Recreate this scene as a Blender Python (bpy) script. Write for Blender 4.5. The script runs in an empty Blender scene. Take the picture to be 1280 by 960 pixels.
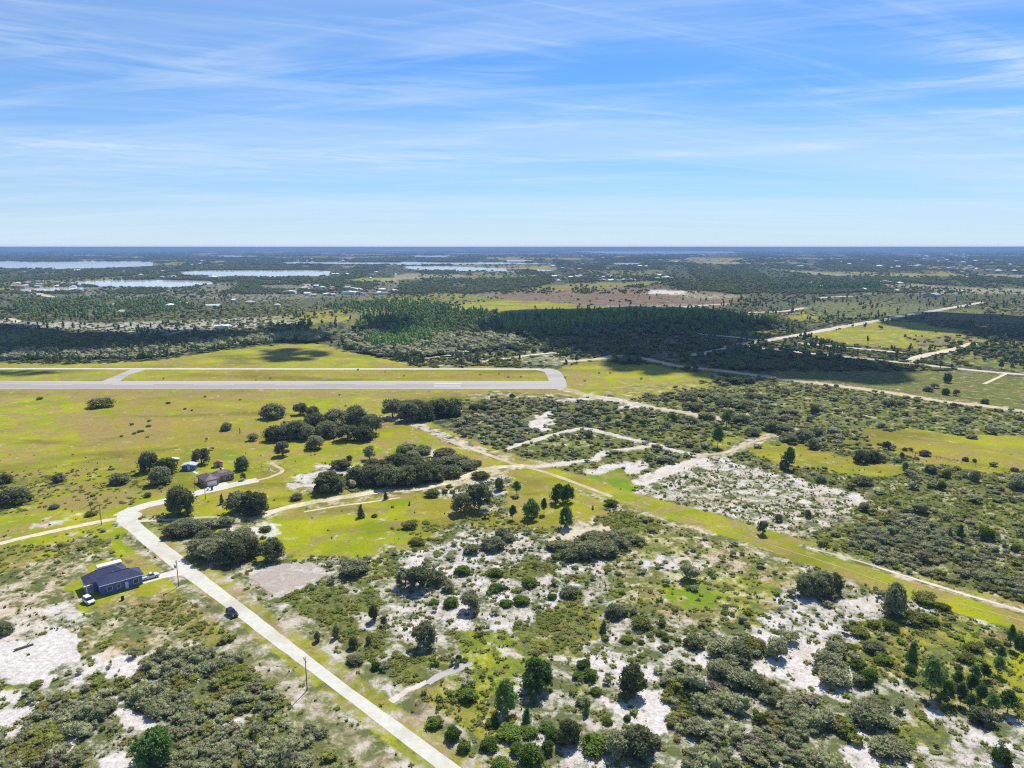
import bpy, math, random
import numpy as np
R = math.radians
sc = bpy.context.scene
col = sc.collection
rng = np.random.default_rng(7)
random.seed(7)

# ------------------------------------------------------------------ camera model (photo 1280 x 960)
F = 865.0; CX = 640.0; CY = 480.0; CAMZ = 100.0; HOR = 308.8
PITCH = math.atan((CY - HOR) / F)
cp, sp = math.cos(PITCH), math.sin(PITCH)

def G(x, y):
    """ground point (Z=0) seen at photo pixel x, y"""
    x = np.asarray(x, float); y = np.asarray(y, float)
    u = (x - CX) / F; v = -(y - CY) / F
    dx = u; dy = cp + v * sp; dz = -sp + v * cp
    t = -CAMZ / dz
    return dx * t, dy * t

def Gp(pts):
    a = np.array(pts, float)
    X, Y = G(a[:, 0], a[:, 1])
    return np.stack([X, Y], 1)

def depth(x, y):
    X, Y = G(x, y)
    return Y * cp + CAMZ * sp            # camera-space depth of the ground point

cam = bpy.data.cameras.new("camera"); cam_o = bpy.data.objects.new("camera", cam); col.objects.link(cam_o)
cam_o.location = (0, 0, CAMZ); cam_o.rotation_euler = (math.pi / 2 - PITCH, 0, 0)
cam.sensor_fit = 'HORIZONTAL'; cam.angle = 2 * math.atan(640 / F); cam.clip_start = 1.0; cam.clip_end = 400000
sc.camera = cam_o

# ------------------------------------------------------------------ noise
def _h(ix, iy, seed):
    h = (ix.astype(np.int64) * 374761393 + iy.astype(np.int64) * 668265263 + seed * 2147483647) & 0xffffffff
    h = ((h ^ (h >> 13)) * 1274126177) & 0xffffffff
    h = (h ^ (h >> 16)) & 0xffff
    return h / 65535.0

def vnoise(x, y, seed=0):
    ix = np.floor(x); iy = np.floor(y); fx = x - ix; fy = y - iy
    fx = fx * fx * (3 - 2 * fx); fy = fy * fy * (3 - 2 * fy)
    a = _h(ix, iy, seed); b = _h(ix + 1, iy, seed); c = _h(ix, iy + 1, seed); d = _h(ix + 1, iy + 1, seed)
    return (a * (1 - fx) + b * fx) * (1 - fy) + (c * (1 - fx) + d * fx) * fy

def fbm(x, y, seed=0, octv=3):
    s = 0; a = 1; t = 0
    for k in range(octv):
        s = s + a * vnoise(x * 2 ** k + 17.3 * k, y * 2 ** k - 9.1 * k, seed + k); t += a; a *= .5
    return s / t

def inside(X, Y, poly):
    """vectorised even-odd test"""
    res = np.zeros(X.shape, bool)
    x0, y0 = poly.min(0); x1, y1 = poly.max(0)
    m = (X >= x0) & (X <= x1) & (Y >= y0) & (Y <= y1)
    if not m.any(): return res
    px, py = X[m], Y[m]; r = np.zeros(px.shape, bool)
    n = len(poly)
    for i in range(n):
        ax, ay = poly[i]; bx, by = poly[(i + 1) % n]
        if ay == by: continue
        c = ((ay > py) != (by > py)) & (px < (bx - ax) * (py - ay) / (by - ay) + ax)
        r ^= c
    res[m] = r
    return res

def near_line(X, Y, line, half):
    res = np.zeros(X.shape, bool)
    x0, y0 = line.min(0) - half; x1, y1 = line.max(0) + half
    m = (X >= x0) & (X <= x1) & (Y >= y0) & (Y <= y1)
    if not m.any(): return res
    px, py = X[m], Y[m]; r = np.zeros(px.shape, bool)
    for i in range(len(line) - 1):
        ax, ay = line[i]; bx, by = line[i + 1]
        L2 = (bx - ax) ** 2 + (by - ay) ** 2 + 1e-9
        t = np.clip(((px - ax) * (bx - ax) + (py - ay) * (by - ay)) / L2, 0, 1)
        r |= (px - ax - t * (bx - ax)) ** 2 + (py - ay - t * (by - ay)) ** 2 < half * half
    res[m] = r
    return res

# ------------------------------------------------------------------ objects
def tag(o, label=None, cat=None, group=None, kind=None):
    if label: o['label'] = label
    if cat: o['category'] = cat
    if group: o['group'] = group
    if kind: o['kind'] = kind
    return o

def empty(name, loc, rz=0.0):
    o = bpy.data.objects.new(name, None); col.objects.link(o)
    o.location = loc; o.rotation_euler = (0, 0, rz); o.empty_display_size = .5
    return o

def link_mesh(name, me, mats=(), parent=None):
    o = bpy.data.objects.new(name, me); col.objects.link(o)
    for m in mats: me.materials.append(m)
    if parent is not None: o.parent = parent
    return o

def np_mesh(name, V, Fc, tint=None):
    """triangle or quad mesh from arrays"""
    me = bpy.data.meshes.new(name)
    n = Fc.shape[1]
    me.vertices.add(len(V)); me.vertices.foreach_set('co', np.ascontiguousarray(V, np.float32).ravel())
    me.loops.add(Fc.size); me.loops.foreach_set('vertex_index', np.ascontiguousarray(Fc, np.int32).ravel())
    me.polygons.add(len(Fc)); me.polygons.foreach_set('loop_start', np.arange(0, Fc.size, n, dtype=np.int32))
    if tint is not None:
        a = me.attributes.new('tint', 'FLOAT', 'POINT'); a.data.foreach_set('value', np.ascontiguousarray(tint, np.float32))
    me.update(calc_edges=True)
    return me

class MB:
    """collects boxes, prisms and tubes into ONE mesh"""
    def __init__(s): s.v = []; s.f = []
    def add(s, vs, fs):
        b = len(s.v); s.v += [tuple(p) for p in vs]; s.f += [tuple(i + b for i in f) for f in fs]; return s
    def box(s, x0, x1, y0, y1, z0, z1, tx=0, ty=0):
        return s.add([(x0, y0, z0), (x1, y0, z0), (x1, y1, z0), (x0, y1, z0), (x0 + tx, y0 + ty, z1), (x1 - tx, y0 + ty, z1), (x1 - tx, y1 - ty, z1), (x0 + tx, y1 - ty, z1)],
              [(3, 2, 1, 0), (4, 5, 6, 7), (0, 1, 5, 4), (1, 2, 6, 5), (2, 3, 7, 6), (3, 0, 4, 7)])
    def prism(s, prof, y0, y1, t0=0.0):
        """profile in x,z extruded along y; the points above half height are drawn in by t0 on both sides"""
        n = len(prof); zs = [p[1] for p in prof]; zm = (min(zs) + max(zs)) / 2
        k = lambda z: t0 if z > zm else 0
        vs = [(x, y0 + k(z), z) for x, z in prof] + [(x, y1 - k(z), z) for x, z in prof]
        return s.add(vs, [tuple(range(n)), tuple(range(2 * n - 1, n - 1, -1))] + [(i, i + n, (i + 1) % n + n, (i + 1) % n) for i in range(n)])
    def tube(s, p0, p1, r0, r1=None, n=8):
        r1 = r0 if r1 is None else r1
        a = np.array(p0, float); b = np.array(p1, float); d = b - a; d /= np.linalg.norm(d)
        u = np.cross(d, (0, 0, 1) if abs(d[2]) < .9 else (1, 0, 0)); u /= np.linalg.norm(u); w = np.cross(d, u)
        vs = []
        for c, r in ((a, r0), (b, r1)):
            for i in range(n):
                t = 2 * math.pi * i / n; vs.append(c + r * (math.cos(t) * u + math.sin(t) * w))
        return s.add(vs, [tuple(range(n - 1, -1, -1)), tuple(range(n, 2 * n))] + [(i, (i + 1) % n, (i + 1) % n + n, i + n) for i in range(n)])
    def mesh(s, name):
        me = bpy.data.meshes.new(name); me.from_pydata(s.v, [], s.f); me.update(); return me
    def build(s, name, mat, parent=None, bevel=0):
        o = link_mesh(name, s.mesh(name), [mat], parent)
        if bevel:
            m = o.modifiers.new('bevel', 'BEVEL'); m.width = bevel; m.segments = 2; m.limit_method = 'ANGLE'
        return o

# ------------------------------------------------------------------ materials
class NT:
    def __init__(s, mat_or_world):
        mat_or_world.use_nodes = True
        s.t = mat_or_world.node_tree; s.n = s.t.nodes; s.n.clear()
    def new(s, typ, **kw):
        n = s.n.new(typ)
        for k, v in kw.items(): setattr(n, k, v)
        return n
    def put(s, sock, v):
        if isinstance(v, bpy.types.NodeSocket): s.t.links.new(v, sock)
        elif isinstance(v, (tuple, list)) and len(v) == 3 and sock.type == 'RGBA': sock.default_value = (*v, 1)
        else: sock.default_value = v
    def math(s, op, a, b=0.0, c=0.0, clamp=False):
        n = s.new('ShaderNodeMath', operation=op, use_clamp=clamp)
        s.put(n.inputs[0], a); s.put(n.inputs[1], b)
        if op in ('MULTIPLY_ADD', 'WRAP'): s.put(n.inputs[2], c)
        return n.outputs[0]
    def mix(s, f, a, b):
        n = s.new('ShaderNodeMix', data_type='RGBA')
        s.put(n.inputs[0], f); s.put(n.inputs[6], a); s.put(n.inputs[7], b); return n.outputs[2]
    def noise(s, vec, scale, detail=4.0, rough=.55, dist=0.0):
        n = s.new('ShaderNodeTexNoise'); s.put(n.inputs['Vector'], vec)
        n.inputs['Scale'].default_value = scale; n.inputs['Detail'].default_value = detail
        n.inputs['Roughness'].default_value = rough; n.inputs['Distortion'].default_value = dist
        return n.outputs['Fac']
    def step(s, v, lo, hi):
        n = s.new('ShaderNodeMapRange', interpolation_type='SMOOTHSTEP')
        s.put(n.inputs['Value'], v); n.inputs['From Min'].default_value = lo; n.inputs['From Max'].default_value = hi
        return n.outputs['Result']
    def attr(s, name):
        return s.new('ShaderNodeAttribute', attribute_name=name)
    def pos(s): return s.new('ShaderNodeNewGeometry').outputs['Position']

def diffuse_out(nt, colr, rough=.95, spec=.1, bump=None, bstr=.3, bdist=.1, metal=0):
    b = nt.new('ShaderNodeBsdfPrincipled'); nt.put(b.inputs['Base Color'], colr); nt.put(b.inputs['Roughness'], rough)
    b.inputs['Specular IOR Level'].default_value = spec; b.inputs['Metallic'].default_value = metal
    if bump is not None:
        bp = nt.new('ShaderNodeBump'); bp.inputs['Strength'].default_value = bstr; bp.inputs['Distance'].default_value = bdist
        nt.put(bp.inputs['Height'], bump); nt.put(b.inputs['Normal'], bp.outputs[0])
    o = nt.new('ShaderNodeOutputMaterial'); nt.put(o.inputs['Surface'], b.outputs[0]); return b

def simple(name, c, rough=.7, spec=.3, var=.12, scale=1.2, metal=0):
    m = bpy.data.materials.new(name); nt = NT(m)
    tc = nt.new('ShaderNodeTexCoord').outputs['Object']
    n = nt.noise(tc, scale, 5)
    lo = tuple(max(0, v * (1 - var)) for v in c); hi = tuple(min(1, v * (1 + var)) for v in c)
    diffuse_out(nt, nt.mix(nt.step(n, .35, .65), lo, hi), rough, spec, metal=metal); return m

def leaf_mat(name, dark, light, brown=None, trans=.25, scale=.5):
    m = bpy.data.materials.new(name); nt = NT(m)
    p = nt.pos(); info = nt.new('ShaderNodeObjectInfo').outputs['Random']
    t = nt.attr('tint').outputs['Fac']
    n = nt.noise(p, scale, 4, .6); n2 = nt.noise(p, scale * 5, 3, .6)
    v = nt.math('ADD', nt.math('MULTIPLY', nt.math('ADD', n, nt.math('MULTIPLY', n2, .7)), .9), nt.math('MULTIPLY', nt.math('ADD', info, t), .6))
    f = nt.step(v, .7, 1.6)
    c = nt.mix(f, dark, light)
    if brown: c = nt.mix(nt.step(nt.math('ADD', nt.noise(p, scale * .6, 3, .5), nt.math('MULTIPLY', t, .1)), .57, .72), c, brown)
    d = nt.new('ShaderNodeBsdfDiffuse'); nt.put(d.inputs['Color'], c)
    tr = nt.new('ShaderNodeBsdfTranslucent'); nt.put(tr.inputs['Color'], c)
    mx = nt.new('ShaderNodeMixShader'); mx.inputs[0].default_value = trans
    nt.put(mx.inputs[1], d.outputs[0]); nt.put(mx.inputs[2], tr.outputs[0])
    o = nt.new('ShaderNodeOutputMaterial'); nt.put(o.inputs['Surface'], mx.outputs[0]); return m
# ------------------------------------------------------------------ light, sky, air
SUN_EL, SUN_AZ = R(54), R(18)
SUN = np.array([math.sin(SUN_AZ) * math.cos(SUN_EL), math.cos(SUN_AZ) * math.cos(SUN_EL), math.sin(SUN_EL)])
import mathutils
sl = bpy.data.lights.new("sun", 'SUN'); sl.energy = 4.6; sl.angle = R(.53); sl.color = (1, .955, .88)
so = bpy.data.objects.new("sun", sl); col.objects.link(so)
so.rotation_euler = mathutils.Vector(SUN.tolist()).to_track_quat('Z', 'Y').to_euler()

w = bpy.data.worlds.new("World"); sc.world = w
nt = NT(w)
sky = nt.new('ShaderNodeTexSky', sky_type='NISHITA'); sky.sun_disc = False
sky.sun_elevation = SUN_EL; sky.sun_rotation = SUN_AZ; sky.altitude = 100; sky.air_density = 1.0; sky.dust_density = .2; sky.ozone_density = 1.5
dirv = nt.new('ShaderNodeTexCoord').outputs['Generated']
sx = nt.new('ShaderNodeSeparateXYZ'); nt.put(sx.inputs[0], dirv)
zz = nt.math('MAXIMUM', sx.outputs[2], 0.0)
den = nt.math('ADD', zz, .055)
px_ = nt.math('DIVIDE', sx.outputs[0], den); py_ = nt.math('DIVIDE', sx.outputs[1], den)
def cirrus(rot, kx, ky, scale, lo, hi, seed, detail=7, dist=.6):
    ca, sa = math.cos(R(rot)), math.sin(R(rot))
    a = nt.math('ADD', nt.math('MULTIPLY', px_, ca * kx), nt.math('MULTIPLY', py_, sa * kx))
    b = nt.math('ADD', nt.math('MULTIPLY', px_, -sa * ky), nt.math('MULTIPLY', py_, ca * ky))
    cv = nt.new('ShaderNodeCombineXYZ'); nt.put(cv.inputs[0], a); nt.put(cv.inputs[1], b); cv.inputs[2].default_value = seed
    return nt.step(nt.noise(cv.outputs[0], scale, detail, .62, dist), lo, hi)
c1 = cirrus(-16, .3, 1.7, 1.3, .47, .84, 3.1, 5)
c2 = cirrus(24, .28, 1.9, 2.0, .5, .85, 8.7, 5, 1.2)
c3 = cirrus(4, .12, .6, .8, .34, .7, 21.4, 3, .4)
uu = nt.math('DIVIDE', sx.outputs[0], nt.math('MAXIMUM', sx.outputs[1], .05))
vv = nt.math('DIVIDE', zz, nt.math('MAXIMUM', nt.math('SQRT', nt.math('ADD', nt.math('MULTIPLY', sx.outputs[0], sx.outputs[0]), nt.math('MULTIPLY', sx.outputs[1], sx.outputs[1]))), .05))
def streak(u0, u1, v0, slope, width, amt, seed, ragged=.5):
    """a long thin wisp of cirrus at one height in the sky"""
    cv = nt.new('ShaderNodeCombineXYZ'); nt.put(cv.inputs[0], nt.math('MULTIPLY', uu, 4.0)); nt.put(cv.inputs[1], nt.math('MULTIPLY', vv, 60.0)); cv.inputs[2].default_value = seed
    nz = nt.noise(cv.outputs[0], 1.6, 6, .62, .8)
    cw = nt.new('ShaderNodeCombineXYZ'); nt.put(cw.inputs[0], nt.math('MULTIPLY', uu, 2.2)); cw.inputs[1].default_value = seed
    wob = nt.math('MULTIPLY', nt.math('SUBTRACT', nt.noise(cw.outputs[0], 1.0, 1), .5), width * 2.5)
    d = nt.math('DIVIDE', nt.math('SUBTRACT', nt.math('ADD', vv, wob), nt.math('ADD', nt.math('MULTIPLY', uu, slope), v0)), width)
    gs = nt.math('POWER', 2.718, nt.math('MULTIPLY', nt.math('MULTIPLY', d, d), -1.0))
    en = nt.math('MULTIPLY', nt.step(uu, u0 - .12, u0 + .15), nt.step(nt.math('MULTIPLY', uu, -1.0), -u1 - .12, -u1 + .15))
    return nt.math('MULTIPLY', nt.math('MULTIPLY', gs, en), nt.math('MULTIPLY', nt.step(nz, .5 - ragged * .4, .5 + ragged * .4), amt))
ST = [streak(-.9, .8, .121, .006, .006, .55, 1.3), streak(-.75, -.02, .118, .02, .022, .5, 5.1), streak(-.05, .3, .17, .16, .014, .35, 9.2),
      streak(.55, .95, .315, -.16, .022, .8, 12.4), streak(.4, .95, .172, .02, .008, .75, 17.7), streak(.5, .95, .152, .0, .006, .6, 23.1), streak(-.9, .1, .07, .004, .01, .35, 31.0),
      streak(-.9, -.55, .02, 0.0, .006, .5, 51.0, .3), streak(-.35, .05, .23, .1, .018, .45, 37.3), streak(-.9, -.3, .2, -.04, .03, .4, 43.9)]
stk = ST[0]
for q in ST[1:]: stk = nt.math('ADD', stk, q)
cl = nt.math('ADD', nt.math('MULTIPLY', c1, .75), nt.math('MULTIPLY', c2, .5))
cl = nt.math('MULTIPLY', nt.math('ADD', cl, nt.math('MULTIPLY', c3, .75)), .55)
cl = nt.math('ADD', cl, nt.math('MULTIPLY', stk, .75), clamp=True)
hv = nt.new('ShaderNodeHueSaturation'); hv.inputs['Saturation'].default_value = 1.0; hv.inputs['Value'].default_value = 1.0
nt.put(hv.inputs['Color'], sky.outputs[0])
tintn = nt.new('ShaderNodeMix', data_type='RGBA', blend_type='MULTIPLY'); tintn.inputs[0].default_value = 1
nt.put(tintn.inputs[6], hv.outputs[0]); tintn.inputs[7].default_value = (.235, .56, .94, 1)
veil = nt.math('MULTIPLY', nt.math('POWER', 2.718, nt.math('MULTIPLY', zz, -11.0)), .97)
skyv = nt.mix(veil, tintn.outputs[2], (5.0, 6.0, 6.95))
skyc = nt.mix(cl, skyv, (5.0, 6.05, 7.2))
bg = nt.new('ShaderNodeBackground'); nt.put(bg.inputs[0], skyc); bg.inputs[1].default_value = .1
ow = nt.new('ShaderNodeOutputWorld'); nt.put(ow.inputs[0], bg.outputs[0])

sc.view_settings.view_transform = 'Standard'; sc.view_settings.look = 'None'
sc.view_settings.exposure = .46; sc.view_settings.gamma = 1; sc.view_settings.use_curve_mapping = False
sc.render.engine = 'CYCLES'
sc.cycles.use_denoising = False; sc.cycles.filter_width = 1.2
sc.cycles.max_bounces = 5; sc.cycles.diffuse_bounces = 3; sc.cycles.transmission_bounces = 3; sc.cycles.volume_bounces = 0
sc.cycles.transparent_max_bounces = 8

HAZE = 1.0e-4
hm = bpy.data.materials.new("haze_air"); nt = NT(hm)
pv = nt.new('ShaderNodeVolumePrincipled'); pv.inputs['Color'].default_value = (.28, .45, .76, 1)
pv.inputs['Density'].default_value = HAZE; pv.inputs['Anisotropy'].default_value = 0.0
ho = nt.new('ShaderNodeOutputMaterial'); nt.put(ho.inputs['Volume'], pv.outputs[0])
tag(MB().box(-80000, 80000, -1500, 70000, -1.5, 104).build("haze", hm), kind='stuff')
# ------------------------------------------------------------------ land cover: outlines traced as pixels, laid out on the ground
# S sand, L meadow grass, D dry grass, I bare grey dirt, P palmetto green, M brown marsh, U lush green, T thicket, K tufts, W woodland
LAYERS = 'SLDIPMUTKW'
Z = []
def z(pts, warp=1.0, **kw): Z.append((Gp(pts), None, warp, kw))
def zl(pts, half, warp=.6, **kw): Z.append((Gp(pts), half, warp * .3, kw))
BASE = dict(S=.1, L=.2, D=.3, I=0, P=.5, M=.12, U=0, T=0, K=0, W=.62)

# far country, front to back
z([(-400, 309.6), (1700, 309.6), (1700, 352), (-400, 352)], W=.9, P=.2, M=.05, L=.05, S=.03)
z([(-60, 346), (130, 347), (330, 356), (420, 352), (500, 346), (520, 366), (340, 376), (120, 372), (-60, 372)], S=.3, L=.2, W=.5)
z([(-60, 372), (120, 374), (330, 372), (440, 362), (520, 372), (470, 392), (330, 405), (-60, 402)], W=.5, P=.7, M=0)
z([(-60, 396), (45, 402), (140, 404), (330, 396), (480, 385), (470, 398), (350, 408), (170, 420), (110, 412), (40, 410), (-60, 404)], S=.5, L=.3, W=.28, D=.3, M=0)
z([(-60, 404), (40, 410), (170, 420), (330, 408), (400, 402), (405, 424), (330, 430), (250, 440), (150, 448), (-60, 446)], W=.2, P=.85, M=0, S=.03)
z([(-60, 436), (150, 436), (230, 436), (330, 430), (300, 436), (170, 450), (-60, 452)], W=.75, P=.3, M=.1, S=.1)
z([(330, 398), (440, 385), (490, 390), (470, 400), (400, 404)], L=.75, W=.2, S=.15)
z([(430, 350), (455, 347.5), (500, 347), (500, 352), (440, 353.5)], L=1, W=.02, U=.6)
z([(500, 341), (590, 344), (560, 349.5), (490, 349)], M=.3, S=.4, D=.8, W=.1)
z([(440, 353), (560, 349), (700, 350), (640, 358), (560, 363), (470, 362)], W=1.2, P=.6)
z([(640, 362), (720, 353), (830, 352), (800, 358), (700, 364)], L=.55, D=.75, W=.06, M=.1)
z([(730, 338), (838, 338), (820, 347), (760, 345)], D=.8, M=.3, W=.12, L=.3)
z([(590, 366), (690, 360), (800, 360), (905, 366), (935, 372), (900, 384), (830, 388), (740, 386), (640, 374)], M=.95, W=.14, P=.1, D=.3, S=.06)
z([(810, 362), (860, 364), (850, 369), (815, 367)], S=.9, W=0)
z([(850, 366), (925, 369), (925, 373), (880, 374), (848, 371)], D=.7, S=.4, W=.05, M=.2)
z([(740, 382), (870, 380), (880, 386), (780, 388)], S=.35, D=.5, M=.4, W=.1)
z([(440, 372), (560, 366), (600, 368), (640, 374), (600, 380), (500, 382)], L=.45, D=.3, W=.22, M=.15)
z([(560, 384), (640, 374), (740, 382), (790, 386), (770, 391), (690, 394), (600, 395), (560, 392)], L=.8, D=.25, W=.12, U=.3)
z([(580, 386), (640, 378), (660, 380), (640, 392), (590, 393)], L=.95, D=.35, W=.03)
z([(420, 388), (560, 390), (700, 392), (960, 390), (960, 400), (900, 412), (760, 420), (640, 436), (440, 410)], W=.42, P=.6, L=.4)
z([(455, 428), (500, 418), (640, 420), (650, 434), (560, 444), (480, 448), (445, 440)], W=.8, P=.5, M=.05)
z([(640, 432), (740, 416), (870, 414), (960, 432), (1150, 456), (1290, 470), (1290, 480), (900, 462), (770, 444)], W=.5, M=.5, P=.3)
z([(860, 402), (960, 398), (960, 420), (880, 415)], L=.45, W=.2, S=.05)
z([(983, 392), (1034, 392), (1034, 401), (1005, 401), (985, 397)], L=.9, W=.02)
z([(1000, 376), (1120, 376), (1180, 384), (1100, 398), (1020, 400)], L=.25, W=.35, P=.5)
z([(1000, 421), (1090, 402), (1150, 404), (1200, 412), (1240, 428), (1180, 438), (1120, 436)], L=.75, D=.3, W=.03, M=.15, P=.15)
z([(1120, 422), (1220, 420), (1230, 430), (1180, 434), (1140, 432)], D=.7, M=.3, W=.05, L=.4)
z([(1090, 396), (1160, 388), (1290, 384), (1290, 405), (1180, 400)], L=.25, W=.3, P=.5)
z([(1190, 432), (1290, 424), (1290, 466), (1160, 452)], L=.4, P=.5, W=.35, S=.08)
z([(960, 436), (1140, 456), (1290, 474), (1290, 512), (1130, 492), (960, 468)], L=.3, P=.6, W=.22, S=.03, M=.15)
z([(490, 452), (575, 443), (640, 440), (700, 440), (745, 452), (640, 456), (540, 458)], S=.3, P=.5, W=.3, L=.3)
# near country: a general scrubland
z([(-700, 560), (560, 560), (640, 498), (790, 496), (880, 470), (960, 470), (1290, 514), (2200, 620), (2200, 1600), (-900, 1600)], 0, S=.4, L=.3, D=.25, P=.36, M=0, T=.02, K=.5, W=0)
z([(800, 490), (860, 470), (960, 472), (1290, 516), (1700, 570), (1700, 790), (1290, 762), (1130, 710), (1010, 690), (1090, 625), (960, 590), (875, 566), (800, 520)], S=.14, P=.62, L=.3, T=.10, K=.75, D=.15)
z([(560, 500), (700, 494), (800, 500), (900, 535), (885, 572), (800, 610), (650, 580), (575, 555)], S=.1, P=.65, L=.25, T=.14, K=.6)
# meadow and airfield
z([(-500, 462), (690, 462), (745, 452), (800, 454), (884, 466), (893, 478), (850, 490), (790, 497), (720, 494), (640, 497), (585, 500), (480, 500), (500, 530), (560, 555), (605, 566), (650, 580), (600, 590), (540, 604), (400, 628), (330, 640), (172, 648), (143, 648), (60, 664), (-40, 684), (-500, 740)], L=1, S=.03, D=.4, U=.1, P=.05, T=0, K=.03, W=0, M=0)
z([(-300, 452), (90, 455), (180, 452), (250, 443), (320, 432), (395, 430), (440, 440), (480, 448), (520, 458), (690, 459), (690, 464), (-300, 464)], .6, L=.95, D=.35, W=0, S=.04, P=0, M=0)
z([(320, 436), (390, 431), (425, 441), (400, 452), (330, 452)], L=.8, D=.6, W=0, P=0)
z([(-300, 487), (700, 487), (725, 494), (640, 496), (440, 497), (-300, 494)], L=.75, D=.75)
z([(60, 520), (200, 515), (220, 545), (120, 555)], L=.85, D=.72)
z([(560, 491), (700, 492), (690, 498), (600, 499)], S=.35, D=.7, L=.5)
z([(690, 464), (735, 462), (735, 484), (700, 490)], D=.75, L=.8)
z([(780, 478), (870, 476), (880, 486), (800, 496), (750, 494)], D=.6, L=.7, S=.18)
z([(-300, 600), (100, 585), (200, 580), (215, 615), (120, 640), (30, 640), (-300, 680)], L=.75, D=.68, P=.2, K=.12)
z([(0, 600), (75, 588), (95, 605), (60, 628), (0, 650)], P=.5, L=.6, D=.4)
z([(100, 590), (175, 575), (190, 605), (120, 615)], P=.45, L=.8, D=.2)
z([(40, 655), (95, 645), (100, 655), (50, 663)], S=.5)
z([(170, 560), (250, 555), (300, 565), (340, 590), (300, 600), (230, 612), (200, 600)], L=1, U=.45, D=.05)
z([(330, 575), (360, 580), (350, 590), (320, 592)], S=.2, L=.7)
z([(360, 600), (400, 580), (440, 582), (470, 580), (420, 610), (385, 612), (365, 618)], S=.62, L=.4, P=.2)
z([(395, 616), (430, 590), (480, 575), (510, 555), (550, 560), (605, 580), (590, 592), (540, 603), (480, 612)], S=.2, P=.55, L=.2, T=.35, K=.5)
z([(525, 560), (555, 565), (553, 580), (530, 578)], S=.85, T=0, K=.2)
z([(210, 625), (330, 618), (330, 640), (205, 648)], L=.9, D=.1, U=.2)
z([(180, 655), (330, 652), (345, 670), (320, 705), (260, 705), (222, 695), (195, 672)], L=.75, S=.12, D=.2, P=.2, K=.1, T=0)
z([(210, 648), (320, 642), (322, 647), (210, 652)], L=.85, S=0)
z([(275, 655), (330, 645), (335, 665), (290, 668)], S=.45, L=.5)
# west of the road: yard, lawns, white sand
z([(-200, 690), (130, 655), (145, 700), (220, 715), (300, 790), (250, 800), (100, 830), (-200, 860)], S=.36, D=.6, L=.4, P=.15, K=.35, T=0)
z([(-200, 705), (0, 690), (60, 675), (76, 685), (70, 700), (0, 714), (-200, 735)], P=.7, L=.6, U=.3, S=.06)
z([(-200, 660), (60, 668), (140, 655), (135, 662), (60, 678), (-200, 720)], L=.95, D=.25, S=.05)
z([(90, 680), (125, 672), (128, 690), (95, 692)], P=.7, S=.15)
z([(128, 662), (145, 653), (180, 683), (218, 706), (178, 714), (150, 692), (130, 690)], L=1, U=.45, S=.03, D=.05, K=0)
z([(150, 692), (180, 690), (215, 707), (200, 720), (165, 716)], L=.9, D=.5, S=.05, K=0)
z([(82, 735), (110, 715), (125, 702), (150, 700), (165, 712), (200, 718), (225, 714), (240, 725), (232, 735), (180, 745), (140, 755), (105, 765), (95, 755)], .3, L=1, D=.25, S=.03, P=0, K=0)
z([(-100, 755), (40, 745), (90, 745), (100, 765), (80, 785), (40, 795), (-100, 800)], S=.62, D=.5, P=.05)
z([(20, 735), (80, 728), (95, 752), (60, 760), (10, 758)], D=.8, S=.35, L=.3)
z([(105, 765), (180, 746), (235, 733), (245, 740), (170, 757), (110, 772)], D=.9, L=.6, S=.2)
z([(165, 752), (230, 738), (262, 765), (285, 790), (230, 795), (170, 780)], P=.75, L=.5, S=.2, K=.5)
z([(60, 800), (130, 772), (135, 785), (60, 812)], P=.7, S=.15, K=.6)
z([(-60, 830), (5, 800), (40, 800), (86, 788), (108, 797), (105, 815), (85, 835), (60, 850), (20, 850), (-60, 860)], S=.98, P=0, D=0, K=.02, L=0)
z([(105, 845), (125, 815), (150, 820), (196, 823), (180, 838), (140, 846)], S=.88, K=.12, P=.05)
z([(100, 812), (150, 785), (150, 800), (110, 815)], P=.75, S=.1, L=.4)
z([(155, 800), (180, 790), (185, 805), (160, 812)], P=.7, L=.5, S=.1)
z([(-60, 858), (45, 852), (40, 872), (-60, 885)], P=.6, L=.6, S=.15)
z([(240, 785), (275, 778), (285, 800), (250, 803)], L=.7, U=.5, S=.1)
z([(28, 860), (60, 870), (20, 930), (-100, 960), (-100, 890)], S=.75, K=.4)
# thickets west of the road
z([(50, 868), (100, 862), (140, 850), (160, 868), (150, 880), (120, 905), (110, 930), (125, 960), (130, 1010), (-150, 1010), (-60, 935), (28, 918)], T=.92, S=.25, K=.3, P=.3)
z([(150, 850), (165, 838), (200, 820), (255, 800), (300, 795), (312, 805), (318, 830), (345, 850), (380, 870), (410, 890), (440, 905), (460, 935), (475, 1010), (215, 1010), (215, 930), (200, 905), (185, 900), (175, 880), (155, 865)], T=.92, S=.25, K=.3, P=.3)
for hole in ([(140, 893), (150, 886), (186, 896), (185, 908), (172, 911), (152, 900)], [(268, 900), (296, 897), (300, 905), (282, 912)], [(80, 922), (100, 920), (98, 942), (85, 945)],
             [(130, 952), (150, 944), (175, 948), (172, 1000), (130, 1000)], [(235, 850), (250, 848), (248, 860)], [(132, 868), (152, 862), (160, 875), (140, 882)], [(210, 855), (240, 848), (232, 862)]):
    z(hole, .5, S=1, T=0, K=.05, P=0)
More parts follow.
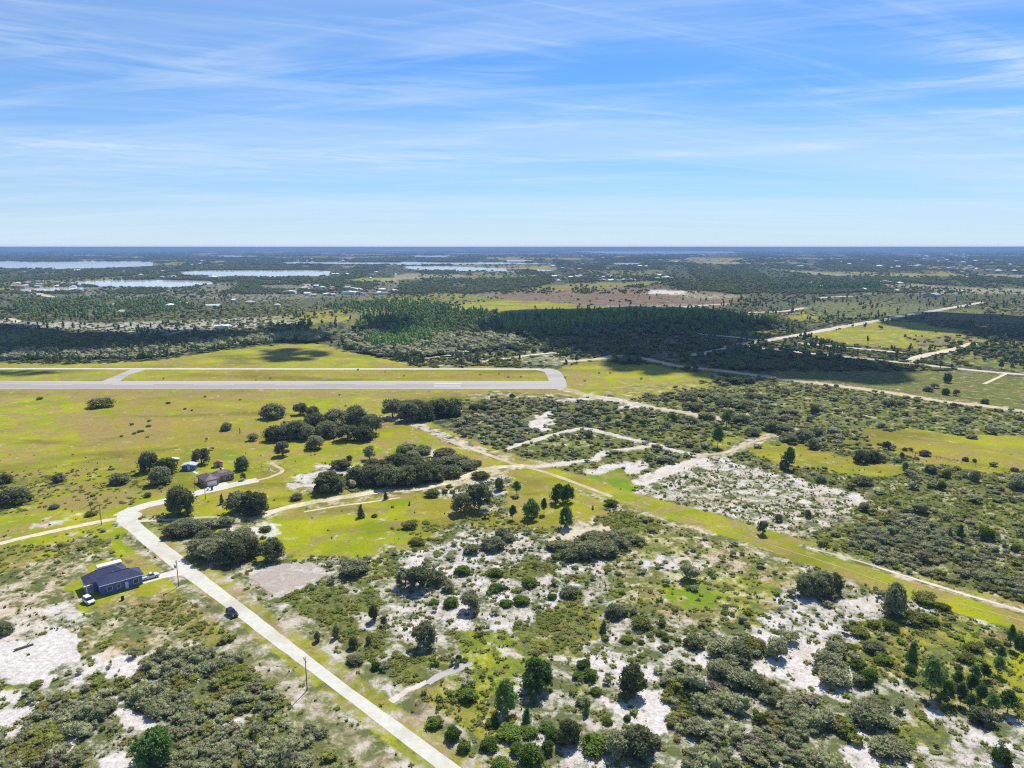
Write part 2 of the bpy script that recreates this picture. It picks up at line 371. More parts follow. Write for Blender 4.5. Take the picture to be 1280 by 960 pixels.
# east of the road: dirt pad, field, palmetto
z([(303, 730), (320, 712), (350, 705), (388, 703), (406, 718), (400, 728), (350, 748), (343, 764), (325, 765), (303, 750)], .5, I=1, S=.3, L=0, P=0, K=0, T=0, D=0)
z([(318, 652), (400, 630), (480, 616), (540, 612), (560, 620), (600, 640), (560, 655), (505, 690), (450, 695), (390, 698), (352, 692), (330, 670)], L=.95, U=.3, D=.3, S=.05, P=.1, K=.02, T=0)
z([(380, 680), (460, 660), (530, 650), (500, 680), (430, 692)], L=.9, D=.15, U=.25)
z([(360, 640), (470, 620), (540, 612), (545, 617), (460, 630), (360, 650)], L=.8, D=.7)
z([(318, 655), (340, 655), (350, 668), (325, 672)], S=.75)
z([(347, 762), (365, 745), (400, 730), (440, 740), (480, 735), (485, 755), (470, 765), (440, 770), (430, 775), (492, 792), (475, 810), (450, 830), (430, 805), (395, 800), (372, 785)], P=.95, S=.05, L=.2, K=1, T=0)
z([(435, 830), (450, 815), (490, 800), (470, 825), (490, 835)], P=.8, S=.1, K=.8)
z([(480, 830), (500, 818), (550, 818), (556, 828), (520, 850), (490, 852)], P=.95, S=.05, K=.9)
z([(440, 700), (470, 690), (500, 680), (505, 715), (480, 730), (450, 735)], P=.65, S=.25, L=.4)
z([(490, 660), (520, 650), (560, 655), (555, 662), (520, 668)], P=.95, S=.05, K=.6)
z([(540, 672), (560, 665), (580, 672), (600, 690), (580, 690), (550, 680)], P=.95, S=.05, K=.6)
z([(505, 680), (520, 674), (533, 680), (515, 688)], P=.95, S=.05)
z([(560, 640), (620, 640), (690, 640), (690, 665), (640, 672), (600, 660)], P=.5, L=.6, S=.12, D=.2)
z([(500, 700), (570, 670), (640, 665), (700, 690), (740, 700), (760, 695), (720, 740), (690, 760), (650, 800), (560, 790), (500, 800), (480, 760), (500, 745)], S=.6, K=.6, P=.28, L=.2)
z([(610, 712), (670, 700), (705, 708), (700, 718), (640, 725)], P=.85, S=.12, K=.7)
z([(700, 715), (730, 712), (728, 722), (708, 724)], P=.7, L=.6, U=.4, S=.05)
z([(640, 790), (700, 745), (735, 748), (745, 800), (715, 832), (690, 820), (665, 800)], P=.95, S=.05, K=.9)
z([(720, 755), (750, 765), (760, 800), (740, 800)], L=.6, P=.6, S=.15)
z([(570, 790), (640, 790), (665, 810), (680, 830), (640, 860), (600, 880), (560, 900), (520, 890), (500, 868), (560, 850), (590, 825), (570, 812)], L=.6, U=.55, P=.55, D=.2, S=.1, K=.4)
z([(500, 870), (560, 855), (590, 870), (620, 900), (650, 960), (660, 1020), (600, 1020), (545, 900)], P=.65, L=.7, S=.15, K=.7, U=.2)
z([(612, 806), (640, 808), (648, 822), (620, 820)], S=.5, D=.4)
z([(685, 675), (712, 655), (745, 642), (768, 640), (765, 662), (730, 668), (690, 678)], .5, S=.85, D=.95, K=.04, P=0, T=0)
z([(640, 595), (690, 590), (760, 625), (770, 640), (700, 660), (655, 660), (630, 640)], L=.85, D=.45, S=.06, K=.03, P=.1)
z([(760, 665), (745, 650), (770, 636), (800, 640), (838, 652), (820, 660), (800, 672), (780, 674)], P=.95, S=.05, K=.9, T=.05)
z([(698, 690), (720, 672), (745, 668), (765, 672), (785, 675), (770, 690), (740, 702), (705, 698)], T=.7, P=.6, S=.1)
z([(780, 690), (800, 672), (840, 656), (880, 665), (980, 700), (1010, 720), (1000, 760), (960, 790), (860, 775), (800, 765), (760, 740)], S=.3, L=.5, D=.45, P=.15, K=.35, I=.1)
z([(800, 700), (870, 690), (900, 705), (850, 716), (790, 712)], S=.62, L=.2, K=.3)
z([(835, 728), (870, 723), (896, 738), (893, 755), (860, 757), (832, 740)], 1.3, L=.85, U=.7, S=.04, D=.1, K=.12)
z([(900, 725), (960, 720), (990, 760), (940, 780), (900, 755)], L=.6, D=.35, S=.2, P=.4)
z([(790, 745), (820, 735), (825, 755), (800, 762)], P=.65, L=.5, S=.1)
z([(860, 775), (920, 770), (945, 785), (900, 792)], P=.65, S=.2)
z([(990, 730), (1060, 750), (1110, 740), (1100, 780), (1060, 800), (1000, 800), (930, 790)], S=.62, L=.25, K=.4, P=.15, D=.2)
z([(700, 830), (740, 815), (800, 830), (830, 835), (800, 860), (760, 850)], S=.85, K=.5, P=.1)
z([(760, 870), (790, 885), (812, 862), (832, 890), (825, 915), (800, 912), (770, 890)], S=1, K=.03, P=0, L=0)
z([(700, 850), (755, 850), (755, 870), (720, 880)], P=.5, L=.5, S=.3, K=.9)
z([(865, 820), (882, 810), (882, 850), (890, 865), (872, 862)], .5, S=1, K=.02, P=0, L=0)
z([(900, 800), (980, 790), (1060, 830), (1060, 870), (1030, 870), (990, 855), (960, 840), (900, 830)], S=.88, K=.2, P=.1)
z([(1060, 780), (1130, 765), (1200, 770), (1290, 790), (1290, 900), (1180, 880), (1120, 840), (1075, 850), (1060, 820)], P=.65, L=.5, S=.2, K=.8)
z([(1125, 800), (1160, 785), (1190, 790), (1180, 815), (1140, 815)], D=.5, P=.4, L=.6, S=.1)
z([(1175, 785), (1215, 783), (1220, 800), (1190, 802)], L=.9, U=.5)
z([(1230, 830), (1300, 800), (1300, 880), (1260, 880)], L=1, U=.3, S=.02, D=.1)
z([(1110, 905), (1150, 880), (1200, 930), (1180, 945), (1120, 935)], P=.8, L=.4, S=.12, K=.8)
z([(1060, 900), (1090, 930), (1140, 960), (1060, 1000), (1060, 930)], S=.85, K=.3)
z([(1170, 880), (1240, 920), (1290, 950), (1290, 1010), (1200, 960)], S=.55, K=.8, P=.3)
z([(690, 940), (720, 930), (760, 940), (740, 1000), (690, 1000)], S=.7, K=.4)
# thickets east of the road
z([(812, 832), (875, 832), (872, 855), (927, 875), (930, 890), (892, 890), (932, 920), (910, 927), (908, 1000), (865, 1000), (845, 940), (825, 940), (832, 892), (817, 862)], T=.92, S=.3, K=.2, P=.2)
z([(945, 905), (1000, 893), (1040, 905), (1062, 930), (1075, 1010), (920, 1010), (925, 930)], T=.92, S=.3, K=.2, P=.2)
z([(935, 850), (962, 845), (992, 860), (1022, 890), (1010, 902), (975, 884), (938, 872)], T=.85, S=.3, K=.2, P=.2)
z([(885, 800), (935, 800), (940, 815), (935, 840), (955, 855), (940, 868), (890, 856), (884, 830)], T=.7, S=.3, K=.2)
# scrub lots in the middle distance
z([(568, 540), (585, 525), (625, 507), (660, 500), (690, 505), (697, 515), (672, 530), (660, 545), (640, 555), (600, 557), (575, 550)], T=.75, S=.15, P=.4)
z([(660, 532), (672, 520), (690, 514), (697, 520), (690, 532), (676, 541)], .5, S=.95, T=0, K=.05)
z([(690, 517), (740, 508), (802, 510), (865, 523), (890, 542), (880, 567), (820, 553), (760, 537), (735, 530), (685, 545)], T=.6, S=.1, P=.6)
z([(780, 540), (850, 535), (890, 545), (880, 560), (830, 552)], T=.15, P=.85, S=.05, L=.3)
z([(645, 574), (640, 560), (670, 551), (732, 538), (812, 556), (790, 561), (752, 565), (745, 573), (655, 580)], T=.32, P=.75, S=.1)
z([(665, 555), (720, 545), (760, 552), (720, 565)], S=.25, P=.55, L=.4, T=.1)
z([(795, 560), (830, 557), (860, 570), (850, 581), (825, 590), (800, 576)], T=.5, P=.6, S=.1)
z([(690, 585), (745, 577), (795, 582), (800, 598), (730, 592)], S=.2, P=.4, L=.5)
z([(720, 596), (770, 587), (792, 592), (790, 606), (775, 613), (745, 608)], 1.0, L=.95, U=.85, S=0, P=0, K=0)
z([(795, 600), (845, 588), (850, 605), (800, 618)], L=.5, D=.65, S=.25)
z([(830, 591), (875, 573), (960, 590), (1085, 618), (1085, 630), (1050, 652), (990, 676), (960, 669), (900, 651), (830, 632), (800, 622), (790, 604)], .6, S=.5, P=.25, K=.8, L=.35, T=0, D=.4, I=.3)
z([(890, 570), (1000, 600), (1085, 618), (1080, 628), (980, 605), (880, 582)], S=.66, K=.5, P=.05)
z([(800, 622), (870, 630), (940, 655), (900, 650), (830, 632)], S=.5, P=.5)
z([(845, 485), (880, 490), (960, 500), (980, 530), (920, 545), (870, 520), (820, 500)], T=.5, P=.5, S=.12)
z([(935, 545), (980, 535), (1040, 545), (1110, 560), (1160, 582), (1280, 594), (1280, 588), (1170, 572), (1100, 552)], L=.95, D=.2, T=0, K=.05, S=.05)
z([(1070, 535), (1140, 540), (1290, 545), (1600, 560), (1600, 610), (1290, 590), (1180, 572), (1110, 556)], L=.95, D=.4, T=0, K=.02, S=.02, P=.1)
z([(930, 560), (1000, 555), (1050, 570), (1130, 585), (1120, 598), (1050, 590), (970, 580)], L=.9, U=.25, T=0, K=.1, S=.05)
z([(895, 545), (935, 548), (905, 560), (890, 556)], L=.9, T=0, K=.1)
z([(935, 560), (960, 552), (985, 560), (960, 572)], L=.9, T=0, K=.05)
z([(960, 530), (1020, 535), (1060, 552), (1020, 560), (960, 545)], T=.8, P=.3)
z([(1110, 645), (1140, 636), (1168, 640), (1172, 660), (1168, 678), (1220, 690), (1290, 735), (1290, 762), (1200, 735), (1130, 710), (1085, 690), (1068, 675), (1080, 655)], T=.8, S=.2, P=.4)
z([(1000, 680), (1040, 655), (1085, 650), (1070, 680), (1120, 705), (1110, 712), (1040, 690)], P=.8, U=.2, S=.1, K=.8)
z([(1170, 660), (1215, 650), (1290, 690), (1290, 725), (1230, 690)], S=.4, P=.5, T=.2)
# strips of sand and mown grass along the roads and tracks
zl([(335, 800), (440, 885), (556, 985)], 9, .7, S=.28, D=.4, L=.4, I=.42, P=.05, T=0, K=.12)
zl([(222, 712), (330, 798), (440, 888), (560, 985)], 5.0, .3, D=.5, L=.4, S=.3, I=.45, T=0, K=.05, P=0)
zl([(185, 668), (240, 703), (320, 765), (440, 858), (590, 972)], 8.5, .5, S=.32, D=.4, L=.4, I=.4, T=0, K=.12, P=.1)
zl([(178, 664), (240, 708), (320, 773), (440, 866), (590, 978)], 4.6, .3, D=.45, L=.75, S=.2, T=0, K=.02, P=0)
zl([(-200, 716), (0, 680), (60, 665), (143, 648)], 5, .4, L=.9, D=.5, S=.05, T=0, K=0)
zl([(158, 645), (205, 628), (245, 617), (300, 604), (352, 594)], 6, .3, L=.9, D=.5, T=0, K=0)
zl([(480, 527), (515, 533), (560, 553), (600, 570), (650, 586)], 13, .3, L=.95, D=.5, S=.08, T=0, K=0, P=0)
zl([(560, 550), (595, 562), (640, 576), (700, 580)], 5, .5, S=.35, D=.5, L=.5, T=0, K=0)
zl([(480, 520), (520, 530), (560, 547), (600, 562)], 4, .5, S=.6, D=.5, L=.4, T=0, K=0)
zl([(650, 583), (715, 602), (765, 620), (815, 633), (865, 646), (960, 676), (1042, 701), (1110, 725), (1200, 750), (1280, 772), (1400, 805)], 9, .25, L=.95, U=.25, D=.45, S=.02, T=0, K=0, P=0)
zl([(1010, 684), (1080, 703), (1135, 722), (1200, 741), (1280, 764), (1400, 797)], 2.4, .3, S=.4, D=.4, L=.2, I=.25, T=0, K=.02, P=0)
zl([(720, 612), (800, 640), (880, 665), (960, 690)], 2.2, .5, S=.4, D=.6, L=.5, T=0, K=0, P=0)
zl([(400, 629), (475, 616), (550, 607), (590, 598), (640, 584)], 6, .5, L=.6, D=.6, S=.3, T=0, K=.02, P=0)
zl([(560, 615), (620, 590), (600, 605)], 6, .5, S=.6, T=0)
zl([(640, 558), (705, 540), (732, 535), (760, 542), (820, 556), (852, 566), (875, 570)], 2.4, .2, S=.85, T=0, K=.05, P=0)
zl([(640, 584), (677, 583), (712, 578), (745, 574), (757, 565), (795, 560), (815, 556)], 2.4, .2, S=.85, T=0, K=.05, P=0)
zl([(875, 574), (855, 582), (830, 591), (802, 602)], 4.5, .5, S=.85, T=0, K=.1, P=0)
zl([(740, 590), (770, 583), (800, 580), (790, 590)], 4, .5, S=.8, T=0, K=.1)
zl([(700, 486), (745, 496), (780, 502), (812, 509), (865, 517), (907, 526)], 5, .6, S=.6, D=.6, T=0, K=.02, P=0)
zl([(700, 500), (760, 498), (800, 505), (780, 510)], 5, .8, S=.7, D=.3, T=0, K=.1, P=0)
zl([(742, 450), (770, 445), (800, 448), (845, 457), (900, 463), (960, 471), (1045, 482), (1120, 492), (1230, 507), (1300, 516), (1500, 540)], 7, .4, S=.3, D=.85, L=.4, T=0, K=0, W=0, P=0)
zl([(875, 569), (905, 569), (935, 555), (960, 546), (990, 535)], 3.5, .4, S=.5, D=.6, T=0, K=0, P=0)

_cov_cache = {}
def cover(X, Y):
    X = np.asarray(X, float); Y = np.asarray(Y, float)
    out = {k: np.full(X.shape, BASE[k], float) for k in LAYERS}
    D = np.sqrt(X * X + Y * Y + 1e4)
    amp = np.clip(D * .0125, 1.2, 60)
    sc_ = np.where(D < 420, 5.0, np.where(D < 1300, 16.0, 70.0))
    wx = (fbm(X / sc_, Y / sc_, 3) - .5) * 4 * amp; wy = (fbm(X / sc_, Y / sc_, 11) - .5) * 4 * amp
    for poly, half, wp, kw in Z:
        m = inside(X + wx * wp, Y + wy * wp, poly) if half is None else near_line(X + wx * wp, Y + wy * wp, poly, half)
        if m.any():
            for k, v in kw.items(): out[k][m] = v
    far = (Y > 1500) & (out['W'] > .4)             # pale clearings far out on the plain
    f1 = fbm(X / 420, Y / 900, 61, 3); f2 = fbm(X / 300, Y / 500, 67, 2)
    m = far & (f1 > .6)
    out['W'][m] = .1; out['L'][m] = np.where(f2[m] > .5, .75, .35); out['D'][m] = np.where(f2[m] > .5, .5, .9); out['S'][m] = np.where(f2[m] < .36, .4, .1)
    return out

# ------------------------------------------------------------------ ground sheet
def build_ground():
    ypx = np.concatenate([np.arange(1000, 560, -1.5), np.arange(560, 330, -1.0), np.arange(330, 311.5, -.35), [311, 310.5, 310.1]])
    rows = np.array([G(640, y)[1] for y in ypx])
    rows = np.concatenate([[-150, -90, -40, 0, 40, 70, 90], rows[rows > 95], [68000.]])
    ratio = np.linspace(-1.12, 1.12, 1250)
    XX = ratio[None, :] * np.maximum(rows, 130)[:, None]; YY = np.repeat(rows[:, None], len(ratio), 1)
    c = cover(XX, YY)
    for k in list(c) * 2:                          # soften the outlines a little
        a = c[k].copy(); a[1:-1, 1:-1] = (2 * a[1:-1, 1:-1] + a[:-2, 1:-1] + a[2:, 1:-1] + a[1:-1, :-2] + a[1:-1, 2:]) / 6; c[k] = a
    nr, nc = XX.shape
    V = np.stack([XX, YY, np.zeros_like(XX)], -1).reshape(-1, 3)
    i = np.arange(nr - 1)[:, None] * nc + np.arange(nc - 1)[None, :]
    Fq = np.stack([i, i + 1, i + nc + 1, i + nc], -1).reshape(-1, 4)
    me = np_mesh("ground", V, Fq)
    for nm, ks in (('cover_a', 'SLDI'), ('cover_b', 'PMUW')):
        a = me.attributes.new(nm, 'FLOAT_COLOR', 'POINT')
        a.data.foreach_set('color', np.stack([c[k] for k in ks], -1).reshape(-1).astype(np.float32))
    m = bpy.data.materials.new("land_cover"); nt = NT(m)
    p = nt.pos()
    A = nt.attr('cover_a'); B = nt.attr('cover_b')
    sa = nt.new('ShaderNodeSeparateColor'); nt.put(sa.inputs[0], A.outputs['Color'])
    sb = nt.new('ShaderNodeSeparateColor'); nt.put(sb.inputs[0], B.outputs['Color'])
    S, L, D, I = sa.outputs[0], sa.outputs[1], sa.outputs[2], A.outputs['Alpha']
    P, M, U = sb.outputs[0], sb.outputs[1], sb.outputs[2]
    n1 = nt.noise(p, .75, 7, .66); n2 = nt.noise(p, .17, 6, .6, .5); n3 = nt.noise(p, .035, 5, .58, .6); n4 = nt.noise(p, .007, 5, .6)
    n5 = nt.noise(p, 2.6, 4, .6); n6 = nt.noise(p, .07, 6, .62, .8)
    def mask(w, n, gain=3.2, hard=.22):
        v = nt.math('ADD', w, nt.math('MULTIPLY', nt.math('SUBTRACT', n, .5), gain)); return nt.step(v, .5 - hard, .5 + hard)
    grain = nt.step(n5, .3, .7)
    base = nt.mix(nt.step(n2, .38, .62), (.10, .115, .035), (.19, .165, .08))
    base = nt.mix(nt.step(n4, .4, .62), base, (.1, .125, .045))
    pal = nt.mix(nt.step(n1, .4, .62), (.068, .093, .021), (.155, .168, .036))
    pal = nt.mix(nt.math('MULTIPLY', nt.step(n3, .5, .68), .6), pal, (.17, .155, .06))
    wood = nt.mix(nt.step(n2, .4, .6), (.038, .052, .024), (.072, .082, .038))
    base = nt.mix(nt.step(B.outputs['Alpha'], .2, .6), base, wood)
    c0 = nt.mix(nt.math('MULTIPLY', mask(P, n2), nt.math('SUBTRACT', 1.0, nt.math('MULTIPLY', nt.step(B.outputs['Alpha'], .15, .5), .82))), base, pal)
    marsh = nt.mix(nt.step(n3, .4, .6), (.13, .095, .075), (.19, .13, .09))
    c0 = nt.mix(mask(M, n6), c0, marsh)
    law = nt.mix(nt.step(n3, .36, .64), (.315, .325, .006), (.19, .24, .008))
    law = nt.mix(nt.math('MULTIPLY', nt.step(n2, .45, .68), .55), law, (.32, .275, .02))
    law = nt.mix(nt.math('MULTIPLY', nt.step(n4, .45, .6), .65), law, (.27, .20, .035))
    law = nt.mix(nt.math('MULTIPLY', mask(U, n6, 1.6), .85), law, (.12, .22, .012))
    dry = nt.mix(nt.step(n2, .38, .62), (.34, .235, .085), (.24, .17, .07))
    law = nt.mix(nt.math('MULTIPLY', mask(D, n6, 3.4, .3), .8), law, dry)
    law = nt.mix(nt.math('MULTIPLY', nt.step(n1, .48, .7), .5), law, (.11, .125, .012))
    c0 = nt.mix(mask(L, nt.math('ADD', nt.math('MULTIPLY', n2, .6), nt.math('MULTIPLY', n1, .4)), 3.0, .3), c0, law)
    mp = nt.new('ShaderNodeMapping'); nt.put(mp.inputs[0], p); mp.inputs['Scale'].default_value = (.35, 1, 1); mp.inputs['Rotation'].default_value = (0, 0, .12)
    n7 = nt.noise(mp.outputs[0], .022, 6, .62, .5)
    c0 = nt.mix(nt.math('MULTIPLY', nt.math('MULTIPLY', nt.step(n7, .5, .66), .78), mask(L, n2, 1.5)), c0, (.135, .125, .016))
    dirt = nt.mix(nt.step(n2, .35, .65), (.38, .33, .275), (.29, .245, .2))
    c0 = nt.mix(mask(I, n2, 1.2), c0, dirt)
    sand = nt.mix(nt.step(n1, .36, .6), (.67, .635, .605), (.48, .435, .39))
    sand = nt.mix(nt.math('MULTIPLY', nt.step(n6, .5, .66), .6), sand, (.44, .385, .34))
    sand = nt.mix(nt.math('MULTIPLY', nt.step(nt.noise(p, 1.3, 5, .7), .52, .66), .6), sand, (.26, .23, .19))
    sand = nt.mix(nt.math('MULTIPLY', mask(D, n6, 1.5), .55), sand, (.5, .39, .22))
    ns = nt.math('ADD', nt.math('MULTIPLY', n1, .42), nt.math('MULTIPLY', n2, .58))
    c0 = nt.mix(mask(S, ns, 3.8, .3), c0, sand)
    mul = nt.new('ShaderNodeMix', data_type='RGBA', blend_type='MULTIPLY'); mul.inputs[0].default_value = 1
    nt.put(mul.inputs[6], c0); nt.put(mul.inputs[7], nt.mix(grain, (.84, .84, .84), (1.12, 1.12, 1.12)))
    diffuse_out(nt, mul.outputs[2], 1, .05, nt.math('ADD', n1, n5), .5, .25)
    o = link_mesh("ground", me, [m]); tag(o, kind='structure')
build_ground()
# ------------------------------------------------------------------ roads, tracks, runway, water: sheets a little above the ground
def road_mat(name, a, b, patch=None, s=.5, streak=False):
    m = bpy.data.materials.new(name); nt = NT(m); p = nt.pos()
    if streak:
        mp = nt.new('ShaderNodeMapping'); nt.put(mp.inputs[0], p); mp.inputs['Scale'].default_value = (.06, 1.6, 1); p = mp.outputs[0]
    n = nt.noise(p, s, 6, .65); n2 = nt.noise(p, s * .12, 5, .6, .6); n3 = nt.noise(p, s * 5, 3, .6)
    c = nt.mix(nt.step(n, .36, .64), a, b)
    if patch: c = nt.mix(nt.math('MULTIPLY', nt.step(n2, .48, .66), .8), c, patch)
    c = nt.mix(nt.math('MULTIPLY', nt.step(n3, .5, .7), .25), c, tuple(v * .7 for v in a))
    diffuse_out(nt, c, .95, .1, n3, .3, .03); return m

M_pale = road_mat("pale_road", (.49, .47, .40), (.56, .54, .465), (.43, .40, .33), .6)
M_track = road_mat("sand_track", (.50, .42, .27), (.62, .55, .41), (.34, .31, .12), .5)
M_white = road_mat("white_sand_track", (.45, .40, .325), (.55, .5, .42), (.33, .285, .17), .4)
M_tan = road_mat("tan_track", (.42, .34, .21), (.52, .44, .3), (.3, .26, .12), .2)
M_asph = road_mat("old_asphalt", (.36, .335, .30), (.42, .395, .36), (.27, .25, .23), .22, True)
M_conc = road_mat("concrete", (.5, .47, .42), (.58, .55, .5), (.5, .47, .42), .5)
M_line = simple("road_paint", (.52, .51, .49), .8, .1, .05)

def smooth_line(P, step):
    out = []
    n = len(P)
    for i in range(n - 1):
        p0, p1, p2, p3 = P[max(i - 1, 0)], P[i], P[i + 1], P[min(i + 2, n - 1)]
        k = max(2, int(np.linalg.norm(p2 - p1) / step))
        for j in range(k):
            t = j / k
            out.append(.5 * (2 * p1 + (p2 - p0) * t + (2 * p0 - 5 * p1 + 4 * p2 - p3) * t * t + (3 * p1 - p0 - 3 * p2 + p3) * t ** 3))
    out.append(P[-1]); return np.array(out)

def ribbon(name, px, width, mat, zz=.02, rag=.12, step=None, widths=None):
    P0 = Gp(px); d = np.linalg.norm(P0, axis=1).mean()
    step = step or max(1.5, d * .008)
    P = smooth_line(P0, step)
    T = np.gradient(P, axis=0); T /= np.linalg.norm(T, axis=1)[:, None] + 1e-9
    N = np.stack([-T[:, 1], T[:, 0]], 1)
    s = np.arange(len(P)) * 1.0
    wd = np.full(len(P), width, float) if widths is None else np.interp(np.linspace(0, 1, len(P)), np.linspace(0, 1, len(widths)), widths)
    seed = int(abs(P0[0, 0] * 7 + P0[0, 1] * 3)) % 1000
    l = wd / 2 * (1 + rag * 2 * (fbm(s * .7, s * 0 + .5, seed, 2) - .5)); r = wd / 2 * (1 + rag * 2 * (fbm(s * .7, s * 0 + 9.5, seed + 5, 2) - .5))
    A = P + N * l[:, None]; B = P - N * r[:, None]
    V = np.empty((2 * len(P), 3)); V[0::2, :2] = B; V[1::2, :2] = A; V[:, 2] = zz
    i = np.arange(len(P) - 1) * 2
    o = link_mesh(name, np_mesh(name, V, np.stack([i, i + 2, i + 3, i + 1], 1)), [mat]); tag(o, kind='structure'); return o

def sheet(name, px, mat, zz=.02, rag=0, sub=0, kind='structure'):
    P = Gp(px)
    if sub:
        Q = []
        for i in range(len(P)):
            a, b = P[i], P[(i + 1) % len(P)]
            for j in range(sub): Q.append(a + (b - a) * j / sub)
        P = np.array(Q); d = np.linalg.norm(P, axis=1)
        k = d * rag
        P = P + np.stack([(fbm(P[:, 0] / (k * 4 + 1), P[:, 1] / (k * 4 + 1), 5) - .5) * 2 * k, (fbm(P[:, 0] / (k * 4 + 1), P[:, 1] / (k * 4 + 1), 9) - .5) * 2 * k], 1)
    me = bpy.data.meshes.new(name); me.from_pydata([(x, y, zz) for x, y in P], [], [tuple(range(len(P)))])
    me.update()
    if me.polygons[0].normal.z < 0: me.flip_normals()
    o = link_mesh(name, me, [mat]); tag(o, kind=kind); return o

# main pale road and its side street
main_l = [(143, 650), (158, 662), (180, 681), (222, 715), (270, 750), (320, 789), (380, 834), (440, 879), (542, 958), (600, 1004)]
main_r = [(640, 1006), (577, 960), (500, 904), (440, 861), (380, 815), (320, 768), (270, 730), (236, 702), (200, 674), (178, 656), (172, 650), (178, 642), (160, 634), (150, 640)]
o = sheet("road", main_l + main_r, M_pale, .02, .0012, 6)
ribbon("side_road", [(150, 645), (162, 639), (182, 632), (205, 626.5), (245, 616.5), (275, 610), (300, 604), (322, 600)], 6.2, M_pale, .032, .06)
ribbon("grass_track", [(318, 601), (335, 597.5), (352, 590), (350, 585), (340, 580)], 2.2, M_tan, .04, .6)
ribbon("west_track", [(-60, 696), (0, 679.5), (30, 672), (60, 665.5), (100, 657), (146, 648.5)], 3.2, M_track, .036, .25)
ribbon("cross_path", [(170, 651.5), (205, 650), (240, 648), (262, 646), (290, 648), (318, 649)], 2.0, M_track, .036, .3)
ribbon("sandy_trail", [(312, 651), (330, 643), (350, 637), (395, 627), (445, 619), (475, 614.5), (520, 611), (550, 605.5), (580, 596.5), (602, 587.5), (625, 584), (655, 582)], 4.6, M_track, .04, .25)
ribbon("field_track", [(380, 640), (420, 633), (460, 628), (500, 622)], 1.2, M_track, .03, .4)
ribbon("power_line_track", [(560, 551), (595, 563), (640, 579), (677, 589), (715, 602), (765, 621)], 2.4, M_tan, .03, .3)
ribbon("power_line_track", [(765, 623), (815, 637), (865, 650), (960, 680), (1042, 706), (1110, 730), (1200, 755), (1290, 779)], .55, road_mat('worn_track', (.30, .27, .09), (.36, .31, .13), (.24, .25, .05), .4), .03, .9)
ribbon("lot_path", [(632, 562), (670, 549), (705, 540), (732, 535), (760, 542), (795, 551), (820, 556), (852, 565), (878, 569)], 2.8, M_white, .024, .18)
ribbon("lot_trail", [(640, 582), (677, 583), (712, 578), (744, 574.5), (748, 568), (760, 564.5), (795, 560), (818, 556.5)], 2.6, M_white, .028, .18)
ribbon("lot_lane", [(876, 571), (855, 582), (830, 591), (802, 601)], 3.0, M_white, .03, .4)
ribbon("sandy_road", [(700, 484), (722, 490), (745, 496), (780, 501.5), (812, 508.5), (840, 513), (872, 519), (907, 526)], 5, M_tan, .024, .4)
ribbon("meadow_track", [(878, 569), (905, 566), (925, 559), (945, 551), (962, 546)], 2.2, M_tan, .03, .3)
ribbon("white_track", [(1012, 685), (1075, 702), (1135, 721), (1200, 741), (1280, 764), (1360, 786)], 1.3, M_track, .03, .6)
ribbon("east_road", [(700, 452), (742, 449.5), (770, 444.5), (800, 447), (845, 457), (900, 463), (960, 471.5), (1045, 482), (1120, 492), (1172, 501), (1230, 507.5), (1280, 514), (1400, 530)], 9, M_tan, .03, .25)
ribbon("dirt_lane", [(515, 450.5), (570, 442.5), (590, 437), (607, 432.5), (632, 430)], 7, M_white, .05, .3)
ribbon("dirt_lane", [(600, 452), (640, 447), (670, 443), (700, 440.5), (728, 440)], 6, M_track, .05, .3)
ribbon("long_road", [(865, 444.5), (902, 437.5), (930, 430), (960, 425), (1000, 418.5), (1060, 407.2), (1095, 401.2), (1135, 394), (1185, 385.5), (1230, 377.5)], 13, M_white, .05, .25)
ribbon("long_road", [(900, 433), (930, 433.5), (960, 436.3), (1035, 444), (1122, 452.5), (1185, 459.5), (1240, 465), (1300, 470)], 8, M_white, .06, .25)
ribbon("sand_lane", [(997, 428.5), (1035, 432.3), (1090, 437.3), (1130, 441.2)], 9, M_white, .05, .4)
ribbon("cross_lane", [(1137, 452.5), (1150, 445.5), (1190, 437), (1217, 429)], 9, M_track, .07, .3)
ribbon("cross_lane", [(1230, 480), (1242, 474.5), (1258, 467)], 2.6, M_track, .07, .3)
ribbon("sand_lane", [(853, 415), (875, 417), (897, 419.5), (925, 422), (957, 427)], 9, M_white, .05, .4)
ribbon("sand_lane", [(895, 427), (915, 430.5), (940, 434), (958, 437)], 7, M_white, .05, .5)
ribbon("sand_lane", [(930, 390.5), (960, 390), (985, 388.5), (1007, 384.5)], 12, M_white, .05, .4)
ribbon("sand_lane", [(1020, 373.5), (1035, 371.5), (1072, 370)], 14, M_white, .05, .5)
ribbon("sand_lane", [(855, 384), (880, 381.5), (912, 379.8)], 14, M_white, .05, .5)
ribbon("sand_lane", [(726, 414), (745, 415), (770, 417)], 8, M_white, .05, .5)
ribbon("sand_lane", [(-20, 397), (12, 398.5), (25, 402.5)], 9, M_track, .05, .4)
ribbon("sand_lane", [(22, 363), (45, 367), (68, 371.5)], 16, M_white, .08, .4)
